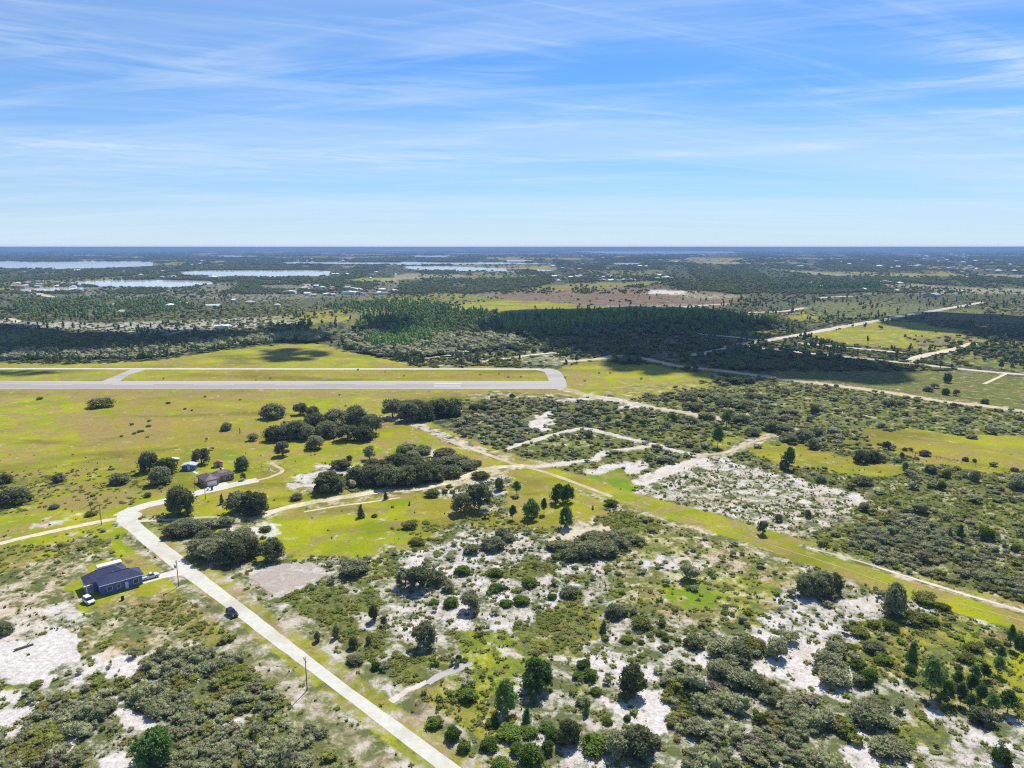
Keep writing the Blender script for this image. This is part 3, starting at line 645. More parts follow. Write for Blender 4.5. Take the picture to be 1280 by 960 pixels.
# airfield
sheet("runway", [(-700, 486.1), (-700, 476.3), (688, 476.3), (704.5, 484.2), (704, 486.1)], M_asph, .03)
ribbon("runway_turnaround", [(697, 484.5), (697, 478), (694, 470), (689, 464), (676, 461.4)], 13, M_asph, .042, .03)
ribbon("taxiway", [(-700, 460.9), (-300, 460.9), (0, 460.9), (400, 461.2), (560, 461.2), (688, 461.6)], 6.0, M_conc, .036, .04)
sheet("runway_connector", [(127, 476.6), (150, 467.5), (161, 463), (163, 461.4), (184, 461.4), (178, 463.5), (160, 469), (150, 476.6)], M_asph, .042)
mk = MB()
P0, P1 = np.array(G(640, 486.1)), np.array(G(640, 476.3))
yc = (P0[1] + P1[1]) / 2; hw = (P1[1] - P0[1]) / 2; xe = G(698, 481)[0]
def flat(x0, x1, y0, y1): mk.add([(x0, y0, .055), (x1, y0, .055), (x1, y1, .055), (x0, y1, .055)], [(0, 1, 2, 3)])
for k in range(0, 26):
    flat(xe - 150 - k * 60, xe - 120 - k * 60, yc - .5, yc + .5)
for s in (-1, 1): flat(xe - 1800, xe - 4, yc + s * (hw - 1.2) - .3, yc + s * (hw - 1.2) + .3)
for y0 in (-6, 3): flat(xe - 92, xe - 72, yc + y0, yc + y0 + 3)
tag(mk.build("runway_marking", M_line), kind='structure')

# driveways
sheet("driveway", [(172, 724), (180, 722), (200, 717.5), (222, 711.5), (236, 711), (229, 719), (205, 722.5), (186, 728), (180, 730)], M_conc, .03)
sheet("driveway", [(260, 603), (268, 600), (274, 598), (279, 601), (288, 606), (270, 611)], M_conc, .042)
ribbon("garden_path", [(238, 586), (243, 590), (247, 592)], 1.2, M_conc, .03)
# dirt pad beside the road keeps to the ground sheet; the grey paved strip in the scrub
sheet("paved_strip", [(531, 853), (544, 843), (562, 836), (574, 829), (590, 828), (592, 831), (574, 840), (556, 846), (538, 856)], M_asph, .03, .001, 3)
ribbon("sand_path", [(488, 877), (505, 866), (520, 859), (534, 852)], 1.5, M_white, .026, .8, .8)

# water
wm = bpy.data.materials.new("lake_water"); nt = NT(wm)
b = nt.new('ShaderNodeBsdfPrincipled'); b.inputs['Base Color'].default_value = (.66, .65, .63, 1); b.inputs['Roughness'].default_value = .06  # pale base colour: the bright sun glint on the lakes is painted in
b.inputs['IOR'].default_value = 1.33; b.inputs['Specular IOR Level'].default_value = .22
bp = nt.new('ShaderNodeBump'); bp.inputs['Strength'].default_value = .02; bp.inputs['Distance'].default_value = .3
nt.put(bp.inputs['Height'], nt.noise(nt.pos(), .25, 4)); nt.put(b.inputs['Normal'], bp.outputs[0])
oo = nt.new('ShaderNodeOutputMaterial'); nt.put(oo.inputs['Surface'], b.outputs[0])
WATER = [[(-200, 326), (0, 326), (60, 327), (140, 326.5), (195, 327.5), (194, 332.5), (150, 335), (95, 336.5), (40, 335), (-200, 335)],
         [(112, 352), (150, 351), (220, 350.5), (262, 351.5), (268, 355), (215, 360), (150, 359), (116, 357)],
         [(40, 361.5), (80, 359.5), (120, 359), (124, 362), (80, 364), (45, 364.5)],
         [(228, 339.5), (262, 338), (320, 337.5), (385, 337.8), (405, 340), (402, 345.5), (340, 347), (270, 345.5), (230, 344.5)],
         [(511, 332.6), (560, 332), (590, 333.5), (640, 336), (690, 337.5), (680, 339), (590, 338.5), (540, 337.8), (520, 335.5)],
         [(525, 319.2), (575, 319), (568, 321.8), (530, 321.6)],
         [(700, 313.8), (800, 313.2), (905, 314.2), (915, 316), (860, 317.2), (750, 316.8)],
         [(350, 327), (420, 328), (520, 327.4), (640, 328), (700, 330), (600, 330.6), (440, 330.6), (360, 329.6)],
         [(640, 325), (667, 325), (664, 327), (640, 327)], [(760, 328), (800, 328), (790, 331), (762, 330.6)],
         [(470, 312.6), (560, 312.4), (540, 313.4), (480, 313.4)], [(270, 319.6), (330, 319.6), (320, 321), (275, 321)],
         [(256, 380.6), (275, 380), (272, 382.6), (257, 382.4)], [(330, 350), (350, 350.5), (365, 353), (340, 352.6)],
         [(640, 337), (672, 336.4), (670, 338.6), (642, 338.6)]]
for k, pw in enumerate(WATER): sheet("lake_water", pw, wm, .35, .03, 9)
WPOLY = [Gp(p) for p in WATER]
# ------------------------------------------------------------------ plants
L_oak = leaf_mat("oak_leaves", (.12, .135, .058), (.36, .375, .19), None, .4, .55)
L_grey = leaf_mat("scrub_leaves", (.16, .175, .08), (.42, .43, .235), (.28, .24, .16), .35, .5)
L_pine = leaf_mat("pine_needles", (.08, .15, .036), (.24, .37, .10), None, .3, .6)
L_green = leaf_mat("green_leaves", (.07, .125, .022), (.21, .28, .055), None, .3, .6)
L_palm = leaf_mat("palmetto_fronds", (.085, .11, .024), (.24, .26, .06), (.26, .22, .08), .3, .35)
L_far = leaf_mat("far_leaves", (.07, .10, .04), (.17, .21, .075), (.17, .165, .09), .3, .06)
M_bark = simple("bark", (.16, .13, .10), .95, .05, .35, 3)

def ico(sub):
    t = (1 + 5 ** .5) / 2
    v = [(-1, t, 0), (1, t, 0), (-1, -t, 0), (1, -t, 0), (0, -1, t), (0, 1, t), (0, -1, -t), (0, 1, -t), (t, 0, -1), (t, 0, 1), (-t, 0, -1), (-t, 0, 1)]
    f = [(0, 11, 5), (0, 5, 1), (0, 1, 7), (0, 7, 10), (0, 10, 11), (1, 5, 9), (5, 11, 4), (11, 10, 2), (10, 7, 6), (7, 1, 8), (3, 9, 4), (3, 4, 2), (3, 2, 6), (3, 6, 8), (3, 8, 9), (4, 9, 5), (2, 4, 11), (6, 2, 10), (8, 6, 7), (9, 8, 1)]
    v = [np.array(p) / np.linalg.norm(p) for p in v]
    for _ in range(sub):
        cache = {}; nf = []
        def mid(a, b):
            k = (min(a, b), max(a, b))
            if k not in cache:
                m = v[a] + v[b]; v.append(m / np.linalg.norm(m)); cache[k] = len(v) - 1
            return cache[k]
        for a, b, c in f:
            ab, bc, ca = mid(a, b), mid(b, c), mid(c, a); nf += [(a, ab, ca), (b, bc, ab), (c, ca, bc), (ab, bc, ca)]
        f = nf
    return np.array(v), np.array(f, int)
ICO = [ico(0), ico(1), ico(2)]

class Tri:
    """accumulates triangles"""
    def __init__(s): s.V = []; s.Fc = []; s.n = 0
    def add(s, V, Fc): s.V.append(np.asarray(V, float)); s.Fc.append(np.asarray(Fc, int) + s.n); s.n += len(V)
    def get(s): return np.concatenate(s.V), np.concatenate(s.Fc)
    def blob(s, c, r, lvl=1, rough=.25, g=rng):
        V, Fc = ICO[lvl]
        d = 1 + rough * (g.random(len(V)) - .5) * 2
        s.add(V * d[:, None] * np.asarray(r) + np.asarray(c), Fc)
    def leaves(s, P, size, g=rng, flat=0.0, stretch=1.0):
        """a small triangle pair at each point, any way up"""
        n = len(P)
        a = g.normal(size=(n, 3)); a[:, 2] *= 1 - flat; a /= np.linalg.norm(a, axis=1)[:, None]
        b = g.normal(size=(n, 3)); b[:, 2] *= 1 - flat; b -= (b * a).sum(1)[:, None] * a; b /= np.linalg.norm(b, axis=1)[:, None] + 1e-9
        sz = size * (.6 + .8 * g.random(n))[:, None]
        V = np.stack([P - a * sz * stretch, P + b * sz * .8, P + a * sz * stretch], 1).reshape(-1, 3)
        s.add(V, np.arange(3 * n).reshape(n, 3))

def on_blob(n, c, r, g, up=.15):
    d = g.normal(size=(n, 3)); d /= np.linalg.norm(d, axis=1)[:, None]
    d[:, 2] = np.where(d[:, 2] < -.45, -d[:, 2], d[:, 2])
    return d * (np.asarray(r) * (.86 + .28 * g.random((n, 1)))) + np.asarray(c)

def crown_dome(seed, nlobes, nleaf, leaf, z0=.12, core=1, spread=.32, lobe=(.2, .3), gap=0.0, top=.98, skirt=True):
    """a broad dome of leafy lobes, one unit wide and one unit high"""
    g = np.random.default_rng(seed); t = Tri()
    for k in range(nlobes):
        a = 2.4 * k + g.random(); q = math.sqrt((k + .4) / nlobes)
        r = g.uniform(*lobe)
        rad = min(spread * q * g.uniform(.85, 1.2), .52 - r * .8)
        x, y = rad * math.cos(a), rad * math.sin(a)
        zc = z0 + (top - z0 - r * 1.15) * math.sqrt(max(0, 1 - (rad / .5) ** 2)) * g.uniform(.68, 1.0)
        if skirt and k >= nlobes * .4 and k % 2: zc *= g.uniform(.3, .62)
        zc = max(zc, z0 + r * .6)
        c = (x, y, zc); rr = (r, r, r * 1.1)
        t.blob(c, np.array(rr) * .7, core, .4, g)
        t.leaves(on_blob(nleaf, c, rr, g), leaf, g)
        t.leaves(on_blob(nleaf // 3, c, np.array(rr) * g.uniform(1.1, 1.35), g), leaf, g)
    return t.get()

def crown_pine(seed, nl, nleaf, leaf, z0=.35, wide=.5):
    """open tiers of needle clumps round a visible trunk"""
    g = np.random.default_rng(seed); t = Tri()
    for k in range(nl):
        q = k / (nl - 1); a = 2.4 * k + g.random()
        zc = z0 + (1 - z0) * (q ** .8) * .93
        rad = wide * (1 - q) ** .55 * g.uniform(.35, 1.0) * (.75 + .25 * min(1, q * 5))
        r = .15 * (1.15 - .5 * q) * g.uniform(.7, 1.3)
        c = (rad * math.cos(a), rad * math.sin(a), zc); rr = (r * 1.25, r * 1.25, r * .62)
        t.blob(c, np.array(rr) * .62, 0, .3, g)
        t.leaves(on_blob(nleaf, c, rr, g), leaf, g, 0, 1.5)
    return t.get()

def crown_cone(seed, nleaf, leaf):
    g = np.random.default_rng(seed); t = Tri()
    for k in range(7):
        q = k / 6; r = .46 * (1 - q * .82) * g.uniform(.85, 1.1); c = (g.uniform(-.1, .1), g.uniform(-.1, .1), .12 + .76 * q)
        t.blob(c, (r * .8, r * .8, .15), 1, .3, g); t.leaves(on_blob(nleaf, c, (r * g.uniform(.8, 1.25), r * g.uniform(.8, 1.25), .18), g), leaf, g, 0, 1.4)
    return t.get()

def trunk_mesh(seed, h, r, limbs, lean=.04, spread=.3, h2=.75):
    g = np.random.default_rng(seed); mb = MB()
    p = np.array([0, 0, -.03]); q = np.array([g.uniform(-lean, lean), g.uniform(-lean, lean), h])
    mb.tube(p, q, r, r * .7, 7)
    for k in range(limbs):
        a = 2 * math.pi * (k + g.random() * .5) / limbs
        s0 = p + (q - p) * g.uniform(.6, .98)
        e = np.array([math.cos(a) * spread * g.uniform(.6, 1), math.sin(a) * spread * g.uniform(.6, 1), h2 * g.uniform(.75, 1.05)])
        m = (s0 + e) / 2 + np.array([0, 0, .05])
        mb.tube(s0, m, r * .55, r * .38, 5); mb.tube(m, e, r * .38, r * .12, 5)
    return mb

TPL = {}
def template(kind, crowns, trunks, leafmat):
    TPL[kind] = []
    for (V, Fc), tr in zip(crowns, trunks):
        me = np_mesh(kind + "_crown", V, Fc); me.materials.append(leafmat)
        tm = None
        if tr is not None:
            tm = tr.mesh(kind + "_trunk"); tm.materials.append(M_bark)
        TPL[kind].append((me, tm))
template('oak', [crown_dome(s, 30, 64, .06, .0, 1, .38, (.11, .23)) for s in (1, 2, 3, 4)], [trunk_mesh(s, .3, .04, 6, .05, .3, .6) for s in (1, 2, 3, 4)], L_oak)
template('openoak', [crown_dome(s, 18, 64, .06, .2, 0, .36, (.1, .2)) for s in (5, 6, 7)], [trunk_mesh(s, .34, .035, 7, .08, .34, .72) for s in (5, 6, 7)], L_grey)
template('grey', [crown_dome(s, 26, 66, .065, .0, 1, .4, (.1, .22)) for s in (11, 12, 13, 14)], [trunk_mesh(s, .2, .03, 5, .08, .3, .5) for s in (11, 12, 13, 14)], L_grey)
template('lean', [crown_dome(s, 26, 64, .07, .0, 1, .35, (.11, .22)) for s in (16, 17)], [trunk_mesh(s, .3, .04, 5, .1, .25, .6) for s in (16, 17)], L_grey)
template('green', [crown_dome(s, 20, 66, .065, .0, 1, .37, (.12, .24)) for s in (21, 22, 23)], [trunk_mesh(s, .2, .03, 5, .06, .28, .5) for s in (21, 22, 23)], L_green)
template('pine', [crown_pine(s, 26, 40, .055) for s in (31, 32, 33)], [trunk_mesh(s, .92, .028, 8, .02, .2, .75) for s in (31, 32, 33)], L_pine)
template('roundpine', [crown_dome(s, 30, 56, .06, .1, 0, .4, (.09, .19)) for s in (41, 42)], [trunk_mesh(s, .6, .03, 8, .02, .26, .75) for s in (41, 42)], L_pine)
template('youngpine', [crown_cone(s, 60, .075) for s in (51, 52, 53)], [trunk_mesh(s, .7, .03, 5, .02, .2, .7) for s in (51, 52, 53)], L_pine)
template('cedar', [crown_cone(s, 70, .06) for s in (55, 56)], [trunk_mesh(s, .6, .04, 4, .02, .15, .7) for s in (55, 56)], L_oak)
template('palmetto', [crown_dome(s, 9, 60, .07, .0, 1, .36, (.16, .26)) for s in (61, 62, 63)], [None] * 3, L_palm)
KINDN = dict(oak=('oak_tree', 'tree'), openoak=('oak_tree', 'tree'), grey=('scrub_oak', 'scrub oak'), lean=('scrub_oak', 'scrub oak'), green=('green_bush', 'bush'), pine=('pine_tree', 'pine tree'),
             roundpine=('pine_tree', 'pine tree'), youngpine=('young_pine', 'pine tree'), cedar=('cedar_tree', 'tree'), palmetto=('palmetto', 'palmetto'))

PLANTED = []                                   # x, y, radius: kept clear of scattered scrub
def plant(kind, x, y, w_px, h_px, label, group=None):
    """x, y: foot of the visible crown in the photo; w, h its size there"""
    ang = PITCH + math.atan((y - CY) / F); s = math.sin(ang); c = math.cos(ang)
    yb = y - .34 * w_px * s
    X, Y = G(x, yb); zd = float(depth(x, yb)); k = zd / F
    low = {'grey': .78, 'green': .78, 'palmetto': .7, 'oak': 1.05, 'pine': .78, 'roundpine': .82, 'youngpine': .75}.get(kind, .92)
    hh = max(.36 * w_px, low * (h_px - .5 * w_px * s) / c) * k; ww = w_px * k * (.92 if low < .9 else .84)
    nm, cat = KINDN[kind]
    if kind == 'oak' and rng.random() < .3: kind = 'openoak'
    me, tm = TPL[kind][int(rng.integers(len(TPL[kind])))]
    rz = float(rng.uniform(0, 6.28))
    PLANTED.append((float(X), float(Y), ww * .45))
    if tm is None:
        r = bpy.data.objects.new(nm, me); col.objects.link(r); r.location = (float(X), float(Y), 0); r.rotation_euler = (0, 0, rz); r.scale = (ww, ww, hh)
        return tag(r, label, cat, group)
    r = empty(nm, (float(X), float(Y), 0), rz); r.scale = (ww, ww, hh)
    tag(r, label, cat, group)
    o = bpy.data.objects.new('crown', me); col.objects.link(o); o.parent = r
    if tm is not None:
        o = bpy.data.objects.new('trunk', tm); col.objects.link(o); o.parent = r
    return r
# ------------------------------------------------------------------ the trees and bushes one can tell apart
def many(kind, pts, label, group):
    for x, y, w_, h_ in pts: plant(kind, x, y, w_, h_, label, group)

# meadow below the runway
plant('oak', 341, 525, 36, 21, "round dark oak alone in the meadow, west of the twin-crowned oak")
plant('oak', 376, 520, 24, 17, "left crown of the twin dark oaks above the big meadow grove")
plant('oak', 391, 521, 20, 14, "right, smaller crown of the twin dark oaks above the big meadow grove")
many('oak', [(347, 553, 36, 22), (371, 550, 34, 26), (394, 543, 36, 28), (420, 541, 38, 30), (446, 537, 42, 32), (466, 546, 34, 30), (434, 553, 36, 24), (455, 553, 32, 22), (408, 549, 32, 24), (384, 551, 26, 22), (360, 543, 26, 18)],
     "dark oak crowded into the big grove in the meadow below the runway", "oaks of the big meadow grove")
plant('oak', 353, 572, 25, 22, "round dark oak standing just in front of the grove's left end")
plant('oak', 394, 563, 25, 20, "round dark oak standing just in front of the middle of the meadow grove")
many('oak', [(491, 525, 36, 28), (511, 529, 34, 28), (530, 527, 30, 24), (521, 515, 26, 16), (552, 522, 36, 24), (568, 521, 26, 24), (543, 514, 28, 14)],
     "dark oak in the long grove just below the runway, beside the scrub lots", "oaks of the grove below the runway")
many('green', [(592, 514, 14, 12), (604, 513, 16, 9), (618, 511, 12, 7)], "small green bush east of the long oak grove below the runway", "green bushes beside the long grove")
plant('oak', 283, 539, 17, 12, "small round dark bush alone in the open meadow, left of a fence post")
plant('oak', 316, 552, 17, 11, "low dark bush at the west foot of the meadow grove")
plant('palmetto', 127, 511, 32, 6, "low flat green patch of brush in the middle of the airfield meadow")
many('palmetto', [(168, 543, 6, 4), (178, 540, 6, 4), (186, 534, 7, 3), (174, 541, 6, 5), (152, 546, 5, 3), (210, 505, 7, 3), (231, 512, 4, 3), (50, 500, 9, 2)],
     "tiny dark weed clump on the brown part of the airfield meadow", "weed clumps in the airfield meadow")
# old house
plant('oak', 187, 592, 28, 28, "dark oak at the back of the clump west of the old house")
plant('green', 207, 596, 30, 32, "bright green bushy tree in the clump west of the old house")
plant('oak', 201, 608, 32, 26, "dark oak at the front of the clump west of the old house")
plant('oak', 150, 607, 28, 17, "wide low dark bush in the rough grass west of the old house's trees")
plant('openoak', 252, 583, 30, 26, "grey-leaved oak behind the old house and the blue shed")
plant('oak', 303, 589, 20, 19, "round dark oak just east of the old house")
plant('openoak', 304, 601, 9, 12, "thin spindly sapling on the lawn east of the old house")
plant('oak', 226, 647, 39, 40, "big dark oak overhanging the side street")
plant('cedar', 277, 631, 9, 14, "small dark cedar beside the side street opposite the old house")
many('oak', [(297, 645, 38, 32), (320, 647, 40, 34), (309, 638, 34, 24)], "dark oak in the broad clump across the side street from the old house", "oaks across from the old house")
many('grey', [(218, 674, 30, 24), (239, 672, 32, 26), (258, 664, 32, 20), (228, 663, 30, 16)], "grey scrub oak in the long clump at the road junction", "scrub oaks at the road junction")
plant('grey', 283, 659, 22, 18, "smaller grey scrub oak at the east end of the junction clump")
many('oak', [(249, 701, 38, 28), (268, 706, 46, 34), (292, 708, 44, 36), (312, 700, 34, 30), (278, 690, 46, 26), (304, 686, 40, 26), (258, 684, 30, 22)],
     "dark oak in the massive clump on the east side of the main road", "oaks of the massive roadside clump")
plant('openoak', 340, 705, 40, 36, "spreading oak with visible trunk at the edge of the grey dirt pad")
plant('palmetto', 332, 666, 17, 8, "low palmetto mound on white sand north of the dirt pad")
plant('palmetto', 329, 674, 9, 5, "tiny palmetto mound below the larger one on white sand")
# far left
plant('oak', 18, 634, 44, 26, "large low dark thicket oak in the rough meadow by the west track")
plant('oak', 6, 606, 22, 14, "dark bush behind the large thicket oak in the rough meadow")
plant('oak', 73, 604, 17, 13, "small dark bush between the meadow edge and the west track")
plant('oak', 68, 637, 14, 6, "tiny low bush near the sandy spots by the west track")
plant('grey', 185, 622, 9, 9, "small grey bush in the rough grass below the old house's trees")
plant('palmetto', 114, 646, 16, 5, "low green patch at the foot of the paired poles by the west track")
plant('grey', 4, 796, 24, 24, "grey scrub oak on bare sand west of the new house")
plant('roundpine', 193, 962, 52, 56, "bright green round pine rising from the grey thicket west of the main road")
plant('palmetto', 45, 862, 18, 9, "green mound below the white sand clearing west of the road")
# central clump along the sandy trail
plant('oak', 410, 619, 44, 30, "rounded dark oak at the west end of the long clump by the sandy trail")
plant('grey', 371, 626, 16, 12, "small dark bush between the side-street oaks and the trail clump")
plant('grey', 426, 588, 26, 18, "round grey scrub oak on white sand above the trail clump")
plant('openoak', 462, 576, 19, 23, "tall narrow grey oak on the old track above the trail clump")
plant('openoak', 437, 579, 10, 12, "small pale bush behind the round scrub oak on white sand")
many('oak', [(446, 606, 32, 24), (466, 608, 38, 28), (487, 611, 40, 32), (509, 609, 38, 28), (529, 606, 36, 28), (498, 590, 44, 24), (470, 592, 36, 20), (545, 603, 28, 22), (520, 590, 34, 20)],
     "grey-green oak in the long clump above the sandy trail", "oaks of the long clump by the trail")
many('grey', [(563, 598, 32, 22), (583, 588, 30, 16), (570, 584, 34, 18), (546, 585, 26, 16), (556, 574, 30, 14), (528, 569, 26, 14), (513, 574, 24, 14), (594, 583, 18, 10)],
     "grey scrub oak at the thin east end of the trail clump", "scrub oaks at the end of the trail clump")
plant('green', 503, 573, 18, 20, "upright green tree at the back of the trail clump")
plant('cedar', 451, 648, 13, 18, "dark cone-shaped cedar in the middle of the grass field")
plant('cedar', 482, 625, 8, 12, "small dark cedar near the trail at the top of the grass field")
plant('palmetto', 468, 647, 9, 5, "little low bush right of the larger cedar in the grass field")
plant('cedar', 512, 632, 4, 6, "tiny cedar seedling near the east edge of the grass field")
plant('openoak', 576, 645, 34, 34, "dark oak at the left of the pair south of the trail bend")
plant('openoak', 599, 641, 42, 42, "taller grey oak at the right of the pair south of the trail bend")
plant('oak', 624, 614, 14, 18, "narrow dark oak at the trail bend, below the power-line strip")
plant('palmetto', 600, 600, 24, 9, "low olive bush on the trail's south edge at its bend")
many('palmetto', [(541, 622, 22, 10), (556, 617, 10, 8), (562, 610, 10, 6), (566, 617, 8, 7)], "small palmetto mound on white sand beside the trail bend", "palmetto mounds by the trail bend")
# pines by the yellow sand
plant('pine', 646, 620, 14, 23, "slim pine standing apart at the left of the pine group")
plant('roundpine', 664, 651, 22, 34, "round-crowned pine left of the sapling in the pine group")
plant('pine', 680, 644, 10, 26, "thin pale pine sapling in the middle of the pine group")
plant('roundpine', 697, 631, 20, 33, "tallest pine of the pine group, at the left of its top pair")
plant('roundpine', 710, 629, 17, 30, "pine at the right of the top pair in the pine group")
plant('roundpine', 708, 661, 18, 36, "pine on bare sand at the front of the pine group")
plant('pine', 641, 651, 12, 24, "thin pine at the lower left of the pine group by the scrub")
plant('palmetto', 763, 634, 20, 10, "round low bush on the mown power-line strip")
plant('cedar', 741, 637, 4, 6, "tiny dark sapling on grass above the yellow sand")
many('grey', [(713, 702, 28, 20), (735, 700, 36, 30), (757, 697, 36, 26), (775, 688, 24, 22), (693, 689, 24, 16), (745, 685, 40, 20)],
     "grey scrub oak in the clump below the yellow sand patch", "scrub oaks below the yellow sand")
# scrub oaks on the white sand south of the field
plant('grey', 443, 722, 38, 30, "dark ragged oak at the foot of the grass field")
plant('oak', 432, 712, 14, 14, "upright dark shoot on the left side of the ragged oak below the field")
many('oak', [(507, 738, 34, 28), (524, 742, 40, 36)], "dark grey round oak of the pair on white sand south of the field", "round oaks on white sand")
plant('grey', 546, 733, 26, 26, "paler scrub oak touching the round oak pair on white sand")
plant('grey', 560, 740, 18, 18, "small grey bush right of the round oak pair on white sand")
plant('openoak', 588, 768, 34, 32, "umbrella-shaped oak with visible trunk and dark shadow on white sand")
plant('openoak', 531, 814, 38, 40, "sparse dark oak with a hollow crown beside the palmetto flat")
many('grey', [(616, 690, 32, 24), (590, 694, 22, 18), (627, 674, 18, 18), (636, 678, 16, 14)], "grey scrub oak in the row on sand south of the pine group", "scrub oaks south of the pines")
plant('palmetto', 520, 683, 22, 10, "dark flat palmetto mound on sand below the field's east edge")
plant('palmetto', 513, 662, 22, 10, "dark green palmetto mound at the lower east edge of the field")
many('green', [(620, 722, 20, 14), (661, 735, 24, 16), (620, 741, 20, 14), (633, 759, 18, 12), (652, 757, 22, 16), (690, 750, 14, 10), (563, 760, 22, 16), (543, 757, 14, 10), (578, 720, 22, 16)],
     "low yellow-green bush on the white sand around the umbrella-shaped oak", "low bushes on the white sand")
plant('grey', 712, 748, 26, 18, "brownish bare bush at the top of the olive palmetto slope")
plant('green', 697, 692, 12, 8, "small leafy bush left of the clump below the yellow sand")
plant('oak', 768, 774, 26, 20, "dark round scrub oak on sand right of the olive slope")
plant('cedar', 755, 792, 13, 18, "small dark cone of a cedar below the round scrub oak")
plant('palmetto', 801, 787, 30, 16, "dark low double bush on the sandy rim right of the little cedar")
plant('grey', 867, 812, 26, 22, "brown-grey bush beside the white sand gap")
plant('palmetto', 793, 770, 10, 6, "little bush on the sandy rim above the double bush")
many('palmetto', [(783, 805, 18, 10), (802, 806, 10, 8), (832, 802, 11, 10), (848, 804, 9, 8), (812, 797, 10, 7), (838, 812, 8, 6)], "small palmetto tuft on the sandy slope left of the brown-grey bush", "palmetto tufts on the sandy slope")
# along the main road, east side
many('oak', [(420, 799, 10, 18), (397, 803, 9, 14), (467, 778, 13, 22), (442, 812, 14, 16), (480, 784, 10, 14), (461, 806, 9, 12)], "small dark bush in the palmetto flat beside the main road", "small bushes in the palmetto flat")
plant('grey', 444, 832, 22, 14, "grey bush on white sand at the foot of the palmetto flat")
plant('green', 470, 838, 14, 14, "leafy bush with a dark shadow on the sand by the paved strip")
plant('green', 573, 828, 10, 12, "small bush at the north edge of the grey paved strip")
plant('green', 585, 880, 26, 22, "dark green bush below the grey paved strip")
plant('green', 543, 911, 25, 18, "round green bush at the road edge, upper of the roadside pair")
plant('green', 566, 928, 22, 24, "round green bush at the road edge, middle of the roadside row")
plant('green', 580, 941, 20, 20, "dark bush at the road edge, lowest of the roadside row")
plant('roundpine', 671, 870, 42, 54, "big round-topped pine with a dark shadow on the green flat")
plant('roundpine', 632, 896, 28, 54, "tall slender pine left of the big round-topped pine")
plant('youngpine', 667, 880, 12, 20, "pale green young pine at the foot of the big round-topped pine")
plant('youngpine', 658, 905, 14, 24, "young pine south of the big pine's shadow")
plant('youngpine', 733, 894, 10, 24, "young pine on white sand by the small dark oak")
plant('grey', 729, 884, 19, 17, "small dark scrub oak on white sand behind the young pine")
many('green', [(637, 928, 36, 24), (612, 940, 26, 20), (662, 923, 24, 16), (664, 962, 34, 34), (626, 966, 26, 20), (685, 944, 18, 22), (683, 915, 22, 14), (647, 945, 20, 18), (615, 910, 20, 14)],
     "green bush in the leafy patch between the main road and the young pines", "green bushes south of the big pine")
plant('oak', 710, 935, 34, 34, "dark grey scrub oak surrounded by green bushes and white sand")
many('green', [(690, 925, 20, 16), (747, 945, 40, 20), (735, 935, 14, 20)], "yellow-green bush around the dark scrub oak on white sand", "bushes round the dark scrub oak")
plant('oak', 790, 874, 40, 42, "large round dark oak alone on white sand, left of the great thicket")
many('grey', [(772, 948, 34, 40), (798, 950, 44, 48), (818, 935, 20, 20)], "dark grey scrub oak in the clump at the southern edge of the sand clearing", "scrub oaks south of the sand clearing")
many('grey', [(905, 826, 44, 34), (920, 833, 42, 34), (898, 852, 32, 34), (921, 862, 40, 32), (943, 866, 34, 28), (955, 872, 24, 20)], "dark grey scrub oak in the clump east of the narrow sand gap", "scrub oaks east of the sand gap")
plant('palmetto', 944, 816, 34, 16, "green palmetto mound right of the sand gap clump")
plant('palmetto', 975, 816, 24, 18, "green palmetto mound on white sand above the leaning scrub oak")
many('green', [(745, 870, 16, 12), (738, 852, 20, 20), (722, 850, 16, 12), (730, 838, 20, 16), (760, 906, 14, 10), (784, 902, 10, 10)], "yellow-green tuft bush on sand between the big pine and the round oak", "tuft bushes on sand")
# right of the thicket
many('grey', [(1043, 824, 28, 26), (1036, 842, 40, 32), (1042, 861, 42, 32)], "grey scrub oak in the elongated clump lying across white sand", "scrub oaks of the elongated clump")
many('oak', [(1007, 748, 30, 32), (1027, 749, 36, 36), (1042, 744, 24, 28)], "dark oak in the three-stemmed clump below the power-line strip", "oaks of the three-stemmed clump")
plant('lean', 1118, 772, 32, 46, "tall pointed grey tree beside the power-line strip")
many('palmetto', [(1075, 798, 26, 18), (1060, 818, 22, 18), (1092, 786, 18, 14), (1113, 790, 24, 12)], "dark rounded bush on sand near the pointed grey tree", "rounded bushes near the pointed tree")
plant('grey', 1092, 818, 28, 20, "grey bush on sand between the rounded bushes and the pines")
many('palmetto', [(1158, 758, 34, 18), (1147, 784, 34, 18), (1165, 783, 20, 16), (1178, 765, 20, 14)], "dark green bush in the line along the power-line strip's lower side", "bushes along the strip's lower side")
many('green', [(1082, 858, 24, 24), (1072, 838, 22, 18), (1104, 832, 26, 16), (1088, 850, 20, 18)], "olive bush at the sandy edge left of the pines", "olive bushes left of the pines")
many('palmetto', [(1216, 816, 24, 14), (1242, 812, 22, 12), (1206, 830, 22, 16), (1198, 838, 12, 10)], "dark flat bush beside the bright grass right of the pines", "flat bushes beside the bright grass")
plant('youngpine', 1140, 828, 18, 30, "dark cone-shaped young pine at the top of the pine stand")
plant('pine', 1163, 876, 32, 60, "tallest dark pine of the stand by the bright grass")
plant('pine', 1136, 853, 20, 26, "pale green pine left of the tallest pine in the stand")
many('pine', [(1183, 883, 20, 36), (1200, 884, 18, 34), (1176, 868, 20, 34), (1214, 870, 18, 32), (1226, 882, 18, 30), (1240, 894, 20, 30), (1218, 856, 16, 28), (1230, 852, 18, 26), (1247, 846, 16, 30), (1250, 830, 12, 26), (1212, 892, 16, 28), (1196, 862, 16, 28)],
     "pine in the dense young stand beside the bright grass", "pines of the young stand")
plant('pine', 1259, 896, 26, 38, "broad pine standing apart at the right end of the stand")
plant('pine', 1262, 812, 12, 36, "slim dark pine above the bright grass")
